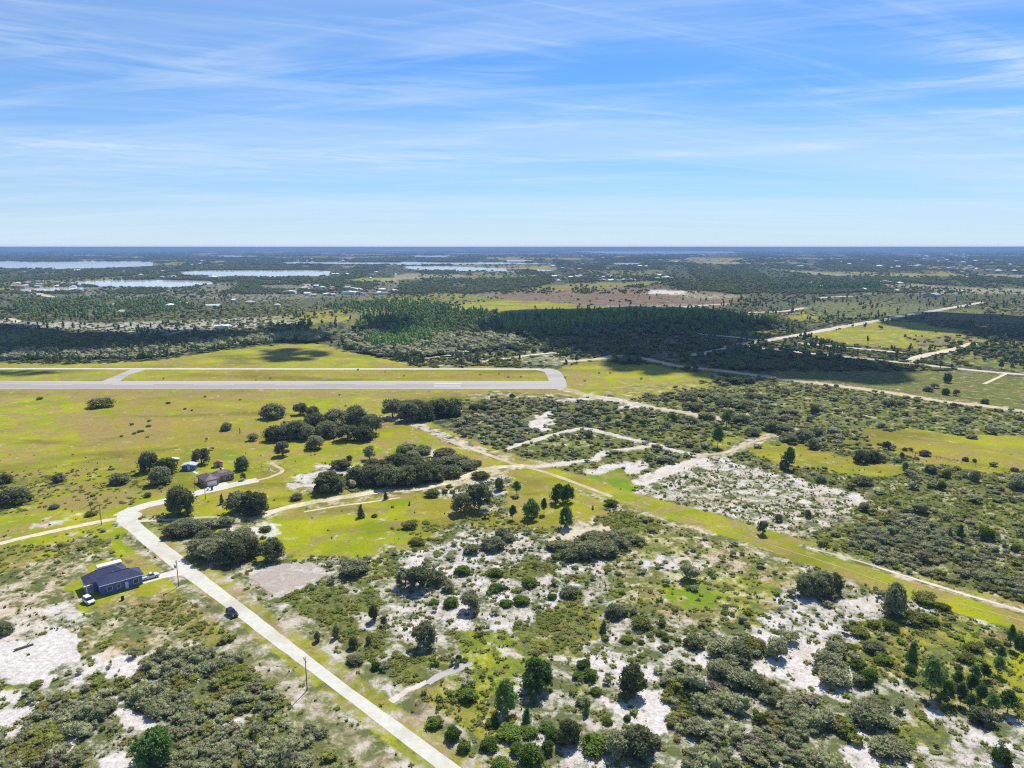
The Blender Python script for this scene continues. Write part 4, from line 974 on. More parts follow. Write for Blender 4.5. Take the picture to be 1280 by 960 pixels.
plant('green', 1276, 812, 20, 26, "leafy tree beside the slim dark pine above the bright grass")
plant('grey', 1226, 908, 32, 28, "grey leafless-looking bush in front of the pine stand")
many('grey', [(1085, 910, 46, 36), (1108, 912, 30, 22), (1095, 893, 34, 20)], "grey spreading scrub oak in the clump between thicket and pines", "spreading scrub oaks")
plant('grey', 1112, 952, 48, 26, "grey flat scrub oak at the sandy track below the pines")
plant('green', 1252, 960, 26, 30, "leafy bush at the lower corner below the pine stand")
plant('openoak', 953, 670, 17, 22, "lone small oak on the upper edge of the power-line strip")
# scattered over the mid right
plant('pine', 897, 561, 17, 34, "tall dark pine at the meadow edge beside the scrub lots")
plant('pine', 908, 535, 16, 26, "dark pine in the grey scrub above the small meadow")
plant('pine', 986, 588, 18, 36, "dark pine at the top edge of the speckled sand lot")
plant('grey', 980, 587, 14, 16, "round grey bush at the foot of the pine by the speckled lot")
plant('grey', 1026, 604, 14, 14, "round dark bush on the upper rim of the speckled sand lot")
many('oak', [(1076, 580, 22, 18), (1090, 579, 22, 17), (1101, 578, 16, 12)], "dark oak in the compact clump beside the pasture lane", "oaks of the clump by the lane")
plant('pine', 1131, 592, 11, 18, "small dark pine below the pasture lane")
plant('pine', 1127, 575, 8, 12, "tiny dark pine on the lower side of the pasture lane")
plant('oak', 1108, 562, 13, 11, "round dark bush on the upper side of the pasture lane")
plant('oak', 1156, 571, 16, 9, "round dark bush on the pasture's fence line")
plant('grey', 1079, 608, 26, 16, "grey spreading bush between lane and speckled sand lot")
plant('grey', 1143, 605, 16, 14, "grey bush south of the small dark pine below the lane")
plant('grey', 1163, 592, 16, 16, "grey bush below the fence line, left of the green sapling pair")
plant('green', 1183, 598, 13, 16, "green sapling below the pasture fence")
plant('green', 1177, 613, 12, 16, "pale green sapling south of the pasture fence")
plant('grey', 1218, 603, 14, 20, "grey round tree below the pasture fence's far stretch")
plant('grey', 1272, 613, 26, 26, "grey tree with round crown where the lane leaves the scene")
plant('youngpine', 1200, 675, 14, 24, "dark conical pine on a sandy gap above the roadside thicket")
plant('youngpine', 1187, 673, 8, 16, "thin dark conical pine left of the larger conical pine")
plant('green', 1232, 676, 22, 24, "round green tree right of the conical pines")
plant('green', 1269, 690, 12, 14, "small green bush east of the round green tree")
plant('grey', 1080, 640, 14, 16, "small grey tree on the corner of the speckled sand lot")
plant('grey', 973, 653, 10, 14, "dark twiggy shrub on the speckled sand lot")
plant('grey', 1010, 648, 9, 14, "thin twiggy shrub in the middle of the speckled sand lot")
plant('oak', 1111, 509, 19, 12, "dark round tree in the scrub below the tan eastern road")
plant('oak', 1184, 479, 12, 14, "dark upright tree above the tan eastern road")
plant('grey', 1205, 528, 17, 11, "grey round bush in the scrub above the pasture")
plant('grey', 1165, 527, 11, 7, "small grey bush above the pasture near the round bush")
plant('grey', 1215, 549, 14, 7, "small dark bush on the upper edge of the pasture")
many('oak', [(1160, 490, 14, 8), (1182, 494, 11, 9), (1195, 495, 10, 9), (1168, 486, 14, 8)], "dark tree in the cluster along the tan eastern road's upper side", "trees above the tan road")
many('oak', [(1231, 505, 12, 7), (1146, 502, 10, 5), (1132, 499, 10, 5), (1192, 510, 11, 7), (1045, 485, 8, 5)], "dark bush hugging the tan eastern road", "bushes along the tan road")
plant('grey', 1018, 518, 12, 16, "dark scrub tree on bare sand in the eastern scrub")
plant('grey', 982, 494, 12, 8, "round grey bush just below the tan eastern road")
many('oak', [(980, 545, 26, 16), (1005, 553, 26, 18), (1016, 562, 16, 14), (965, 540, 22, 16), (1022, 548, 18, 14), (990, 556, 18, 12)], "dark scrub oak in the tangle at the west end of the pasture lane", "scrub oaks west of the lane")
many('grey', [(883, 525, 22, 12), (905, 510, 26, 12), (930, 513, 28, 14), (945, 500, 20, 10), (868, 512, 22, 10), (860, 500, 22, 9), (925, 530, 26, 14), (940, 545, 22, 12), (897, 500, 22, 9), (955, 521, 18, 11), (985, 520, 24, 10), (880, 497, 18, 8)],
     "grey scrub oak in the broad thicket between sandy road and tan road", "scrub oaks of the broad thicket")
many('pine', [(640, 500, 10, 10), (738, 521, 9, 10), (760, 530, 12, 12), (785, 528, 12, 12), (840, 527, 14, 12), (772, 533, 10, 8), (735, 534, 10, 8), (786, 538, 9, 8), (805, 537, 9, 8)],
     "small dark pine dotted in the scrub lots below the runway's end", "pines in the scrub lots")
many('oak', [(903, 480, 22, 10), (920, 481, 22, 10), (936, 480, 18, 9), (912, 474, 16, 8)], "dark tree in the grove where the tan road leaves the cloud shadow", "trees by the tan road bend")
# ------------------------------------------------------------------ scrub, woodland: what nobody could count
def small(seed, kind):
    g = np.random.default_rng(seed); t = Tri()
    if kind == 'scrub':                       # 1 x 1 x 1 grey-green shrub
        for k in range(6):
            a = 1.05 * k + g.random(); rad = .26 * g.uniform(.5, 1.1); r = g.uniform(.2, .3)
            c = (rad * math.cos(a), rad * math.sin(a), g.uniform(.35, .68)); t.blob(c, (r * .75, r * .75, r * .8), 0, .3, g)
            t.leaves(on_blob(26, c, (r, r, r * 1.1), g), .075, g)
    elif kind == 'palm':
        for k in range(4):
            a = 1.6 * k + g.random(); rad = .28; r = g.uniform(.18, .28)
            c = (rad * math.cos(a), rad * math.sin(a), .3); t.leaves(on_blob(16, c, (r, r, .5), g), .13, g, .3)
            t.blob(c, (r * .8, r * .8, .3), 0, .3, g)
    elif kind == 'tuft':
        t.leaves(np.stack([g.normal(0, .22, 15), g.normal(0, .22, 15), g.uniform(.1, .8, 15)], 1), .22, g)
        t.blob((0, 0, .2), (.28, .28, .36), 0, .3, g)
    elif kind == 'mid':                       # shrub seen from far
        for k in range(4):
            a = 1.57 * k + g.random(); c = (.22 * math.cos(a), .22 * math.sin(a), g.uniform(.4, .62)); r = g.uniform(.22, .32)
            t.blob(c, (r * .85, r * .85, r), 0, .35, g); t.leaves(on_blob(7, c, (r, r, r * 1.15), g), .13, g)
    elif kind == 'wood':                      # far broadleaf
        for k in range(3):
            a = 2.1 * k + g.random(); c = (.2 * math.cos(a), .2 * math.sin(a), g.uniform(.45, .68)); r = g.uniform(.24, .36)
            t.blob(c, (r, r, r), 0, .35, g)
        t.leaves(on_blob(8, (0, 0, .55), (.48, .48, .45), g), .16, g)
    elif kind == 'pine':                      # far pine
        for k in range(3):
            q = k / 2; r = .36 * (1 - .55 * q); t.blob((g.uniform(-.1, .1), g.uniform(-.1, .1), .42 + .4 * q), (r, r, .2), 0, .35, g)
        t.add(np.array([(-.06, 0, 0), (.06, 0, 0), (0, .05, .6), (0, -.06, 0)]), [(0, 1, 2), (1, 3, 2), (3, 0, 2)])
        t.leaves(on_blob(6, (0, 0, .65), (.36, .36, .36), g), .15, g)
    elif kind == 'speck':
        t.leaves(np.stack([g.normal(0, .28, 9), g.normal(0, .28, 9), g.uniform(.1, .7, 9)], 1), .26, g)
    V, Fc = t.get(); return V, Fc
def scatter_mesh(name, X, Y, w_, h_, kind, mat, nvar=5, seed=0):
    g = np.random.default_rng(seed + 99)
    Vs, Fs, Ts = [], [], []; off = 0
    var = g.integers(0, nvar, len(X)); rot = g.uniform(0, 6.283, len(X)); tint = g.random(len(X)) * 1.1
    for k in range(nvar):
        V, Fc = small(1000 + seed * 17 + k, kind)
        m = np.where(var == k)[0]
        if not len(m): continue
        c, s = np.cos(rot[m])[:, None], np.sin(rot[m])[:, None]
        A = np.empty((len(m), len(V), 3), np.float32)
        A[:, :, 0] = (V[None, :, 0] * c - V[None, :, 1] * s) * w_[m, None] + X[m, None]
        A[:, :, 1] = (V[None, :, 0] * s + V[None, :, 1] * c) * w_[m, None] + Y[m, None]
        A[:, :, 2] = V[None, :, 2] * h_[m, None] - .03
        Fa = Fc[None] + (np.arange(len(m)) * len(V))[:, None, None] + off
        Vs.append(A.reshape(-1, 3)); Fs.append(Fa.reshape(-1, 3)); Ts.append(np.repeat(tint[m], len(V))); off += len(m) * len(V)
    V = np.concatenate(Vs); Fc = np.concatenate(Fs)
    me = np_mesh(name, V, Fc, np.concatenate(Ts))
    print(name, len(X), 'plants', len(Fc), 'tris')
    o = link_mesh(name, me, [mat]); tag(o, kind='stuff'); return o

ROADS = []          # centre lines kept clear
for o in list(col.objects):
    if o.get('kind') == 'structure' and o.type == 'MESH' and o.name not in ('ground',) and not o.name.startswith('lake'):
        v = np.empty(len(o.data.vertices) * 3); o.data.vertices.foreach_get('co', v); v = v.reshape(-1, 3)[:, :2]
        ROADS.append(v)
def on_road(X, Y):
    r = np.zeros(X.shape, bool)
    for o in list(col.objects):
        if o.get('kind') == 'structure' and o.type == 'MESH' and o.name != 'ground' and not o.name.startswith('runway_mark'):
            v = np.empty(len(o.data.vertices) * 3); o.data.vertices.foreach_get('co', v); v = v.reshape(-1, 3)[:, :2]
            if len(o.data.polygons) == 1: r |= inside(X, Y, v)
            else: r |= inside(X, Y, np.concatenate([v[0::2], v[1::2][::-1]]))
    return r
PL = np.array(PLANTED)
def near_plants(X, Y, k=1.0):
    r = np.zeros(X.shape, bool)
    for x, y, q in PL:
        r |= (X - x) ** 2 + (Y - y) ** 2 < (q * k) ** 2
    return r
HOUSE_CLEAR = [Gp([(98, 700), (240, 700), (240, 745), (98, 768)]), Gp([(215, 572), (300, 572), (300, 608), (215, 608)])]
def clear(X, Y, k=1.0):
    m = ~on_road(X, Y) & ~near_plants(X, Y, k)
    for p in HOUSE_CLEAR: m &= ~inside(X, Y, p)
    return m
def candidates(n, y0, y1, seed, xr=.86):
    g = np.random.default_rng(seed)
    Y = np.sqrt(g.uniform(y0 ** 2, y1 ** 2, n)); X = Y * g.uniform(-xr, xr, n); return X, Y, g
def area(y0, y1, xr=.86): return xr * (y1 ** 2 - y0 ** 2)

# near thickets: one object each side of the main road
road_line = Gp([(150, 650), (236, 710), (330, 785), (440, 870), (560, 960), (640, 1020)])
def west_of_road(X, Y):
    return X < np.interp(Y, road_line[::-1, 1], road_line[::-1, 0])
def thicket(y0, y1, dens, seed, kind, cl=7):
    X, Y, g = candidates(int(area(y0, y1) * dens), y0, y1, seed)
    c = cover(X, Y); n = fbm(X / 5.5, Y / 5.5, 5, 4)
    m = g.random(len(X)) < c['T'] * np.clip((n - .34) * 6, .05, 1)
    X, Y = X[m], Y[m]; m = clear(X, Y); X, Y = X[m], Y[m]
    s = .7 + .9 * fbm(X / 14, Y / 14, 21)
    return X, Y, s * np.exp(g.normal(-.05, .33, len(X))), g
X, Y, s, g = thicket(105, 235, .78, 1, 'scrub')
for side in (True, False):
    m = west_of_road(X, Y) == side
    species = fbm(X / 9, Y / 9, 55, 3) + g.normal(0, .07, len(X))
    for q, (lo, hi, mt, kw, kh) in enumerate(((-1, .37, L_oak, 2.3, 1.6), (.37, .62, L_grey, 2.1, 1.2), (.62, 9, L_palm, 1.9, .8))):
        mm = m & (species > lo) & (species <= hi)
        scatter_mesh("scrub_thicket", X[mm], Y[mm], kw * s[mm], kh * s[mm] * g.uniform(.6, 1.4, mm.sum()), 'scrub', mt, 5, 1 + side + 3 * q)
X, Y, s, g = thicket(235, 620, .14, 2, 'mid')
scatter_mesh("scrub_thicket", X, Y, 3.2 * s, 1.5 * s * g.uniform(.6, 1.5, len(X)), 'mid', L_grey, 6, 4)
# palmetto and tufts
def ground_plants(y0, y1, dens, seed, layer, lo):
    X, Y, g = candidates(int(area(y0, y1) * dens), y0, y1, seed)
    c = cover(X, Y); n = fbm(X / 3.2, Y / 3.2, 31 + seed, 3)
    m = g.random(len(X)) < c[layer] * np.clip((n - lo) * 4.5, 0.02, 1)
    if layer == 'P': m &= (c['K'] > .1) | (c['T'] > .1)
    X, Y = X[m], Y[m]; m = clear(X, Y, .7); return X[m], Y[m], g
X, Y, g = ground_plants(105, 300, .5, 5, 'P', .38)
scatter_mesh("palmetto_cover", X, Y, g.uniform(.9, 2.1, len(X)), g.uniform(.3, .75, len(X)), 'palm', L_palm, 5, 6)
X, Y, g = ground_plants(300, 640, .12, 6, 'P', .36)
scatter_mesh("palmetto_cover", X, Y, g.uniform(1.6, 3.6, len(X)), g.uniform(.45, 1.2, len(X)), 'mid', L_palm, 5, 7)
X, Y, g = ground_plants(105, 330, .5, 7, 'K', .42)
scatter_mesh("low_scrub", X, Y, g.uniform(.5, 1.5, len(X)), g.uniform(.35, 1.0, len(X)), 'tuft', L_palm, 5, 8)
X, Y, g = ground_plants(105, 340, 1.1, 12, 'K', .4)
scatter_mesh("low_scrub", X, Y, g.uniform(.25, .8, len(X)), g.uniform(.15, .5, len(X)), 'speck', L_grey, 5, 11)
X, Y, g = ground_plants(105, 420, .035, 8, 'K', .5)
scatter_mesh("low_scrub", X, Y, g.uniform(1.2, 2.6, len(X)), g.uniform(.8, 1.7, len(X)), 'palm', L_green, 5, 9)
X, Y, g = ground_plants(300, 640, .03, 9, 'K', .46)
scatter_mesh("low_scrub", X, Y, g.uniform(1.2, 3.2, len(X)), g.uniform(.8, 2.2, len(X)), 'mid', L_oak, 5, 10)

# woodland beyond the airfield: density falls with distance
def woodland(name, ya, yb, n, seed, mix_noise, wmin, wmax, hmin, hmax, kind, mat, px=0, thr=None, power=1.0, layer='W'):
    g = np.random.default_rng(seed)
    u = g.random(n)
    Y = 1.0 / (1 / ya + u * (1 / yb - 1 / ya)); X = Y * g.uniform(-.9, .9, n)
    c = cover(X, Y)
    q = Y * .012
    nz = fbm(X / (18 + q * 2), Y / (30 + q * 5), seed, 4)
    m = g.random(n) < c[layer] * np.clip((nz - .34) * 4, .05, 1.2) * power
    big = fbm(X / 160, Y / 260, 77, 2)
    m &= (big > thr) if mix_noise > 0 else (big <= thr)
    mm0 = m.copy(); X, Y = X[m], Y[m]; m = ~on_road(X, Y) & ~near_plants(X, Y)
    if layer == 'P': m &= c['L'][np.flatnonzero(mm0)] < .7
    if yb > 1500:
        for wp in WPOLY: m &= ~inside(X * 1.018, Y * 1.018, wp) & ~inside(X * 1.012, Y * 1.012, wp)
    X, Y = X[m], Y[m]
    k = np.clip(Y / 1500, 1, 3.2)
    w_ = g.uniform(wmin, wmax, len(X)) * k; h_ = g.uniform(hmin, hmax, len(X)) * np.clip(k, 1, 1.35)
    scatter_mesh(name, X, Y, w_, h_, kind, mat, 5, seed)
woodland("far_woodland", 560, 1500, 26000, 41, 1, 3.5, 8, 2.5, 6, 'wood', L_far, thr=.48)
woodland("far_scrub", 560, 1600, 40000, 45, 1, 2.5, 6.5, .8, 2.2, 'mid', L_palm, thr=.2, power=1.0, layer='P')
woodland("far_woodland", 560, 1500, 9000, 42, -1, 3.5, 6, 4, 9, 'pine', L_far, thr=.52)
woodland("far_woodland", 1500, 4000, 80000, 43, 1, 3.5, 8, 3, 6.5, 'wood', L_far, thr=.2, power=1.3)
woodland("far_woodland", 4000, 20000, 56000, 44, 1, 6, 14, 3, 6.5, 'wood', L_far, thr=.2, power=1.4)

# pines standing together beyond the airfield
def pine_belt(px, n, seed, h0, h1, kind='pine', mat=None, name='pine_wood', w0=4, w1=7):
    P = Gp(px); g = np.random.default_rng(seed); x0, y0 = P.min(0); x1, y1 = P.max(0)
    X = g.uniform(x0, x1, n); Y = g.uniform(y0, y1, n); m = inside(X, Y, P); X, Y = X[m], Y[m]
    m = ~on_road(X, Y); X, Y = X[m], Y[m]
    scatter_mesh(name, X, Y, g.uniform(w0, w1, len(X)), g.uniform(h0, h1, len(X)), kind, mat or L_pine, 5, seed)
pine_belt([(640, 398), (700, 394), (800, 390), (880, 391), (960, 401), (985, 408), (940, 408), (860, 404), (760, 410), (640, 418), (620, 408)], 1500, 51, 4.5, 14)
pine_belt([(455, 398), (500, 394), (560, 388), (620, 392), (640, 405), (600, 412), (520, 416), (440, 410)], 700, 52, 4, 13)
pine_belt([(400, 384), (470, 378), (520, 376), (560, 384), (520, 392), (430, 392)], 500, 53, 4, 11)
pine_belt([(20, 378), (120, 372), (240, 376), (220, 392), (120, 400), (20, 396)], 600, 54, 4, 11)
pine_belt([(455, 430), (500, 418), (560, 420), (520, 436), (470, 440)], 420, 55, 6, 13)
pine_belt([(960, 358), (1100, 356), (1100, 362), (960, 364)], 900, 56, 9, 15)
pine_belt([(425, 424), (470, 416), (520, 420), (600, 420), (650, 426), (655, 436), (600, 440), (560, 446), (500, 448), (470, 446), (440, 438)], 900, 57, 4, 8, 'wood', L_grey, 'oak_wood', 7, 13)
pine_belt([(230, 430), (330, 424), (420, 416), (400, 428), (320, 431), (250, 441)], 420, 58, 4, 8, 'wood', L_oak, 'oak_wood', 7, 12)
pine_belt([(0, 440), (150, 438), (240, 434), (240, 442), (170, 450), (0, 450)], 420, 59, 3, 6, 'wood', L_grey, 'oak_wood', 5, 10)
pine_belt([(640, 400), (700, 395), (880, 393), (985, 408), (900, 420), (760, 422), (640, 424)], 900, 60, 4, 9, 'wood', L_far, 'oak_wood', 5, 11)
pine_belt([(440, 412), (500, 394), (620, 392), (640, 410), (560, 420), (470, 418)], 600, 61, 4, 9, 'wood', L_far, 'oak_wood', 5, 10)
# ------------------------------------------------------------------ houses, vehicles, poles
def hip(mb, x0, x1, y0, y1, z, rise, axis='x', th=.18, inset=None):
    """hip roof with a thin eave slab"""
    mb.box(x0, x1, y0, y1, z - th, z)
    if axis == 'x':
        i = (y1 - y0) / 2 if inset is None else inset; m = (y0 + y1) / 2
        r0, r1 = (x0 + i, m, z + rise), (x1 - i, m, z + rise)
        v = [(x0, y0, z + .01), (x1, y0, z + .01), (x1, y1, z + .01), (x0, y1, z + .01), r0, r1]
        mb.add(v, [(0, 1, 5, 4), (1, 2, 5), (2, 3, 4, 5), (3, 0, 4)])
    else:
        i = (x1 - x0) / 2 if inset is None else inset; m = (x0 + x1) / 2
        r0, r1 = (m, y0 + i, z + rise), (m, y1 - i, z + rise)
        v = [(x0, y0, z + .01), (x1, y0, z + .01), (x1, y1, z + .01), (x0, y1, z + .01), r0, r1]
        mb.add(v, [(0, 1, 4), (1, 2, 5, 4), (2, 3, 5), (3, 0, 4, 5)])

M_blue = simple("blue_siding", (.10, .135, .36), .7, .2, .08, .8)
M_slate = simple("slate_shingles", (.05, .058, .11), .85, .15, .25, 2.5)
M_brown = simple("brown_shingles", (.13, .10, .105), .9, .1, .3, 2.0)
M_worn = simple("worn_shingles", (.23, .19, .18), .9, .1, .2, 1.0)
M_brick = simple("tan_brick", (.30, .22, .17), .9, .1, .25, 3)
M_wht = simple("white_paint", (.78, .78, .77), .5, .3, .05, .6)
M_glass = simple("dark_glass", (.02, .025, .032), .12, .6, .1, .5)
M_trim = simple("pale_trim", (.55, .62, .75), .6, .2, .05)
M_black = simple("black_paint", (.014, .015, .019), .25, .5, .1)
M_tyre = simple("tyre_rubber", (.02, .02, .02), .9, .1, .1)
M_rim = simple("wheel_rim", (.4, .4, .42), .4, .5, .05)
M_silver = simple("silver_paint", (.55, .56, .6), .3, .5, .05)
M_lamp = simple("lamp_lens", (.75, .76, .78), .15, .6, .03)
M_red = simple("rust_red_roof", (.36, .16, .10), .85, .1, .25, 2)
M_tanw = simple("tan_siding", (.5, .36, .22), .85, .1, .15, 2)
M_greyroof = simple("grey_metal_roof", (.45, .46, .5), .5, .3, .2, .8)
M_wood = simple("weathered_wood", (.17, .135, .10), .95, .05, .3, 4)
M_metal = simple("grey_metal", (.35, .36, .38), .5, .4, .1)

def windows(root, lst, wall_mat_frame=M_wht):
    """each window a part with its own frame: (axis, at, a0, a1, z0, z1, outward)"""
    for ax, at, a0, a1, z0, z1, s in lst:
        p, f = MB(), MB()
        if ax == 'y':
            p.box(a0, a1, at + min(0, s * .03), at + max(0, s * .03), z0, z1)
            fr = [(a0 - .08, a1 + .08, z1, z1 + .08), (a0 - .08, a1 + .08, z0 - .08, z0), (a0 - .08, a0, z0, z1), (a1, a1 + .08, z0, z1)]
            for b in fr: f.box(b[0], b[1], at + min(0, s * .06), at + max(0, s * .06), b[2], b[3])
        else:
            p.box(at + min(0, s * .03), at + max(0, s * .03), a0, a1, z0, z1)
            fr = [(a0 - .08, a1 + .08, z1, z1 + .08), (a0 - .08, a1 + .08, z0 - .08, z0), (a0 - .08, a0, z0, z1), (a1, a1 + .08, z0, z1)]
            for b in fr: f.box(at + min(0, s * .06), at + max(0, s * .06), b[0], b[1], b[2], b[3])
        o = p.build('window', M_glass, root); f.build('frame', wall_mat_frame, o)

# new blue house
A = np.array(G(127, 744.5)); B = np.array(G(180, 729.5)); HANG = math.atan2(B[1] - A[1], B[0] - A[0])
hu = np.array([math.cos(HANG), math.sin(HANG)]); hv_ = np.array([-hu[1], hu[0]])
def HP(u, v): p = A + hu * u + hv_ * v; return (float(p[0]), float(p[1]), 0)
h = empty("house", HP(0, 0), HANG)
tag(h, "new blue house with dark slate hip roof beside the main road", "house")
wl = MB(); wl.box(0, 11, 0, 5.4, 0, 3.0); wl.box(-1.2, 8, 4.2, 9.4, 0, 2.98); wl.build('wall', M_blue, h)
rf = MB(); hip(rf, -.5, 11.5, -.6, 6.0, 3.2, 1.9, 'x'); hip(rf, -3.4, 8.5, 3.3, 10, 3.17, 2.25, 'x'); hip(rf, 5.2, 8.4, 6.5, 11.2, 3.13, 1.3, 'y')
ro = rf.build('roof', M_slate, h)
cap = MB(); cap.tube((2.8, 2.7, 5.12), (8.2, 2.7, 5.12), .09, n=6); cap.tube((0, 6.65, 5.44), (5.1, 6.65, 5.44), .09, n=6); cap.build('ridge_cap', M_slate, ro)
vp = MB(); vp.tube((4, 4.2, 4.2), (4, 4.2, 4.75), .08); vp.tube((1.5, 8.3, 4.2), (1.5, 8.3, 4.75), .08); vp.build('vent_pipe', M_metal, ro)
for u, v in ((-3.0, 3.7), (-3.0, 9.5)):
    MB().box(u - .12, u + .12, v - .12, v + .12, 0, 2.98).build('porch_post', M_wht, h)
MB().box(-3.2, -1.2, 3.6, 9.6, 0, .12).build('porch_floor', M_conc, h)
d = MB().box(6.3, 7.2, -.05, 0, 0, 2.15).build('door', M_trim, h); MB().tube((7.05, -.1, 1.0), (7.05, -.04, 1.0), .05).build('handle', M_metal, d)
MB().box(11, 11.06, .6, 4.6, .02, 2.3).build('garage_door', M_wht, h)
windows(h, [('y', 0, 1.6, 2.9, .9, 2.1, -1), ('y', 0, 4.2, 5.1, .9, 2.1, -1), ('y', 0, 8.6, 9.9, .9, 2.1, -1), ('x', -1.2, 5.5, 7, .9, 2.1, -1), ('x', 0, 1.5, 3, .9, 2.1, -1)])
MB().box(-.52, 11.52, -.72, -.62, 3.02, 3.2).build('gutter', M_trim, h)

# old brown house
hr = R(43); O2 = np.array(G(254, 604)) + np.array([3.3, -6.0])
h = empty("house", (float(O2[0]), float(O2[1]), 0), hr)
tag(h, "old tan house with worn brown hip roof at the bend of the side street", "house")
wl = MB(); wl.box(.5, 6.2, .6, 9.6, 0, 2.6); wl.box(5.8, 13.6, 3.0, 8.8, 0, 2.58); wl.build('wall', M_brick, h)
rf = MB(); hip(rf, 0, 6.7, 0, 10.1, 2.78, 1.6, 'y'); hip(rf, 4.2, 14.2, 2.4, 9.4, 2.75, 1.75, 'x'); ro = rf.build('roof', M_brown, h)
pt = MB(); pt.add([(7.2, 2.6 + .6, 2.75 + .36), (12.6, 3.2, 3.11), (10.6, 5.6, 4.42), (7.8, 5.6, 4.42)], [(0, 1, 2, 3)]); pt.build('worn_patch', M_worn, ro)
pt = MB(); pt.add([(.6, .14, 2.86), (6.1, .14, 2.86), (3.35, 3.2, 4.36)], [(0, 1, 2)]); pt.build('worn_patch', M_worn, ro)
MB().box(9.6, 10.2, 7.6, 8.2, 3.0, 4.9).build('chimney', M_brick, ro)
g_ = MB().box(1.4, 5.2, .54, .6, .02, 2.1).build('garage_door', M_wht, h)
d = MB().box(8.0, 8.9, 2.94, 3.0, .02, 2.1).build('door', M_wood, h); MB().tube((8.75, 2.9, 1), (8.75, 2.96, 1), .05).build('handle', M_metal, d)
windows(h, [('y', 3.0, 10, 11.6, .9, 2.0, -1), ('y', 3.0, 12.2, 13.1, .9, 2.0, -1), ('x', .5, 3, 4.4, .9, 2.0, -1), ('x', .5, 6.5, 7.9, .9, 2.0, -1)])

# blue shed, rust-roofed shed
P = G(236, 588)
s_ = empty("shed", (float(P[0]), float(P[1]), 0), R(8)); tag(s_, "blue shed with pale metal roof behind the old house", "shed")
MB().box(-2.9, 2.9, -.2, 3.4, 0, 2.3).build('wall', simple("shed_blue", (.10, .17, .46), .7, .2, .1), s_)
rf = MB(); rf.prism([(-3.2, 2.31), (3.4, 2.31), (3.4, 2.42), (.1, 3.2), (-3.2, 2.42)], -.6, 3.9); rf.build('roof', M_greyroof, s_)
d = MB().box(-.4, .7, -.26, -.2, 0, 2).build('door', M_wht, s_); MB().tube((.55, -.3, 1), (.55, -.25, 1), .05).build('handle', M_metal, d)
windows(s_, [('y', -.2, -2.2, -1.2, .9, 1.8, -1), ('y', -.2, 1.4, 2.3, .9, 1.8, -1)])
P = G(273, 584)
s_ = empty("shed", (float(P[0]), float(P[1]), 0), R(20)); tag(s_, "small tan shed with rust-red roof behind the old house", "shed")
MB().box(-2.0, 1.9, 0, 2.6, 0, 2.1).build('wall', M_tanw, s_)
rf = MB(); rf.prism([(-2.3, 2.11), (2.2, 2.11), (2.2, 2.2), (0, 3.1), (-2.3, 2.2)], -.35, 2.95); rf.build('roof', M_red, s_)
MB().box(-.5, .5, -.05, 0, 0, 1.9).build('door', M_wood, s_)
P = G(219, 575)
b_ = MB(); b_.prism([(-2.2, .35), (1.6, .3), (2.5, .95), (-2.3, .95)], -.8, .8, -.12); o = b_.build("boat", M_wht); o.location = (float(P[0]), float(P[1]), .1); o.rotation_euler = (0, 0, R(-20))
tag(o, "small white boat on the grass beside the blue shed", "boat")

# vehicles: x forward
def wheels(root, L, W, r=.36, ax=(.31, -.3)):
    for fx in ax:
        for sy in (-1, 1):
            y = sy * (W / 2 - .1); t = MB().tube((L * fx, y - .12, r), (L * fx, y + .12, r), r, n=14).build('wheel', M_tyre, root)
            MB().tube((L * fx, y + sy * .09, r), (L * fx, y + sy * .14, r), r * .6, n=12).build('rim', M_rim, t)
def suv(name, label, loc, rz, paint, L=4.4, W=1.85, Hh=1.7, cat="car"):
    c = empty(name, loc, rz); tag(c, label, cat); a = L / 4.5
    MB().prism([(-2.25 * a, .34), (-2.28 * a, .75), (-2.2 * a, 1.02), (.95 * a, 1.06), (2.0 * a, .98), (2.22 * a, .8), (2.25 * a, .34)], -W / 2, W / 2, .06).build('body', paint, c, .04)
    MB().prism([(-2.14 * a, 1.0), (-1.92 * a, Hh - .12), (.38 * a, Hh - .12), (1.02 * a, 1.03)], -W / 2 + .1, W / 2 - .1, .14).build('window', M_glass, c)
    MB().box(-1.98 * a, .36 * a, -W / 2 + .2, W / 2 - .2, Hh - .13, Hh, .06, .06).build('roof', paint, c)
    for x0, x1 in ((-1.0 * a, -.9 * a),):
        MB().box(x0, x1, -W / 2 + .085, W / 2 - .085, 1.0, Hh - .1, 0, .13).build('pillar', paint, c)
    for sy in (-1, 1):
        MB().box(2.12 * a, 2.24 * a, sy * W * .36 - .16, sy * W * .36 + .16, .7, .86).build('headlight', M_lamp, c)
        MB().box(.72 * a, .86 * a, sy * (W / 2 + .08) - .08, sy * (W / 2 + .08) + .08, 1.0, 1.15).build('mirror', paint, c)
    MB().box(2.2 * a, 2.33 * a, -W * .42, W * .42, .4, .58).build('bumper', M_black, c)
    wheels(c, L, W); return c
P0, P1 = np.array(G(284.5, 766)), np.array(G(296, 772)); m_ = (P0 + P1) / 2; dr = P1 - P0
suv("parked_car", "dark car on the left edge of the long pale road", (float(m_[0]), float(m_[1]), .03), math.atan2(*(np.array(G(320, 777)) - np.array(G(270, 740)))[::-1]), M_black, 4.3)
suv("parked_van", "white boxy van parked on the lawn behind the new blue house", HP(-3.6, -2.3), HANG - R(75), M_wht, 4.2, 1.9, 1.9, "van")
P = G(271, 603)
suv("parked_car", "dark car parked in front of the old brown house", (float(P[0]), float(P[1]), .05), R(60), M_black, 4.2)
c = empty("pickup_truck", HP(13.6, 2.5), HANG); tag(c, "silver pickup truck in the new house's driveway", "truck"); c.location.z = .03
MB().prism([(-2.6, .4), (-2.6, .72), (2.1, .72), (2.6, .7), (2.6, .4)], -.95, .95).build('body', M_silver, c, .03)
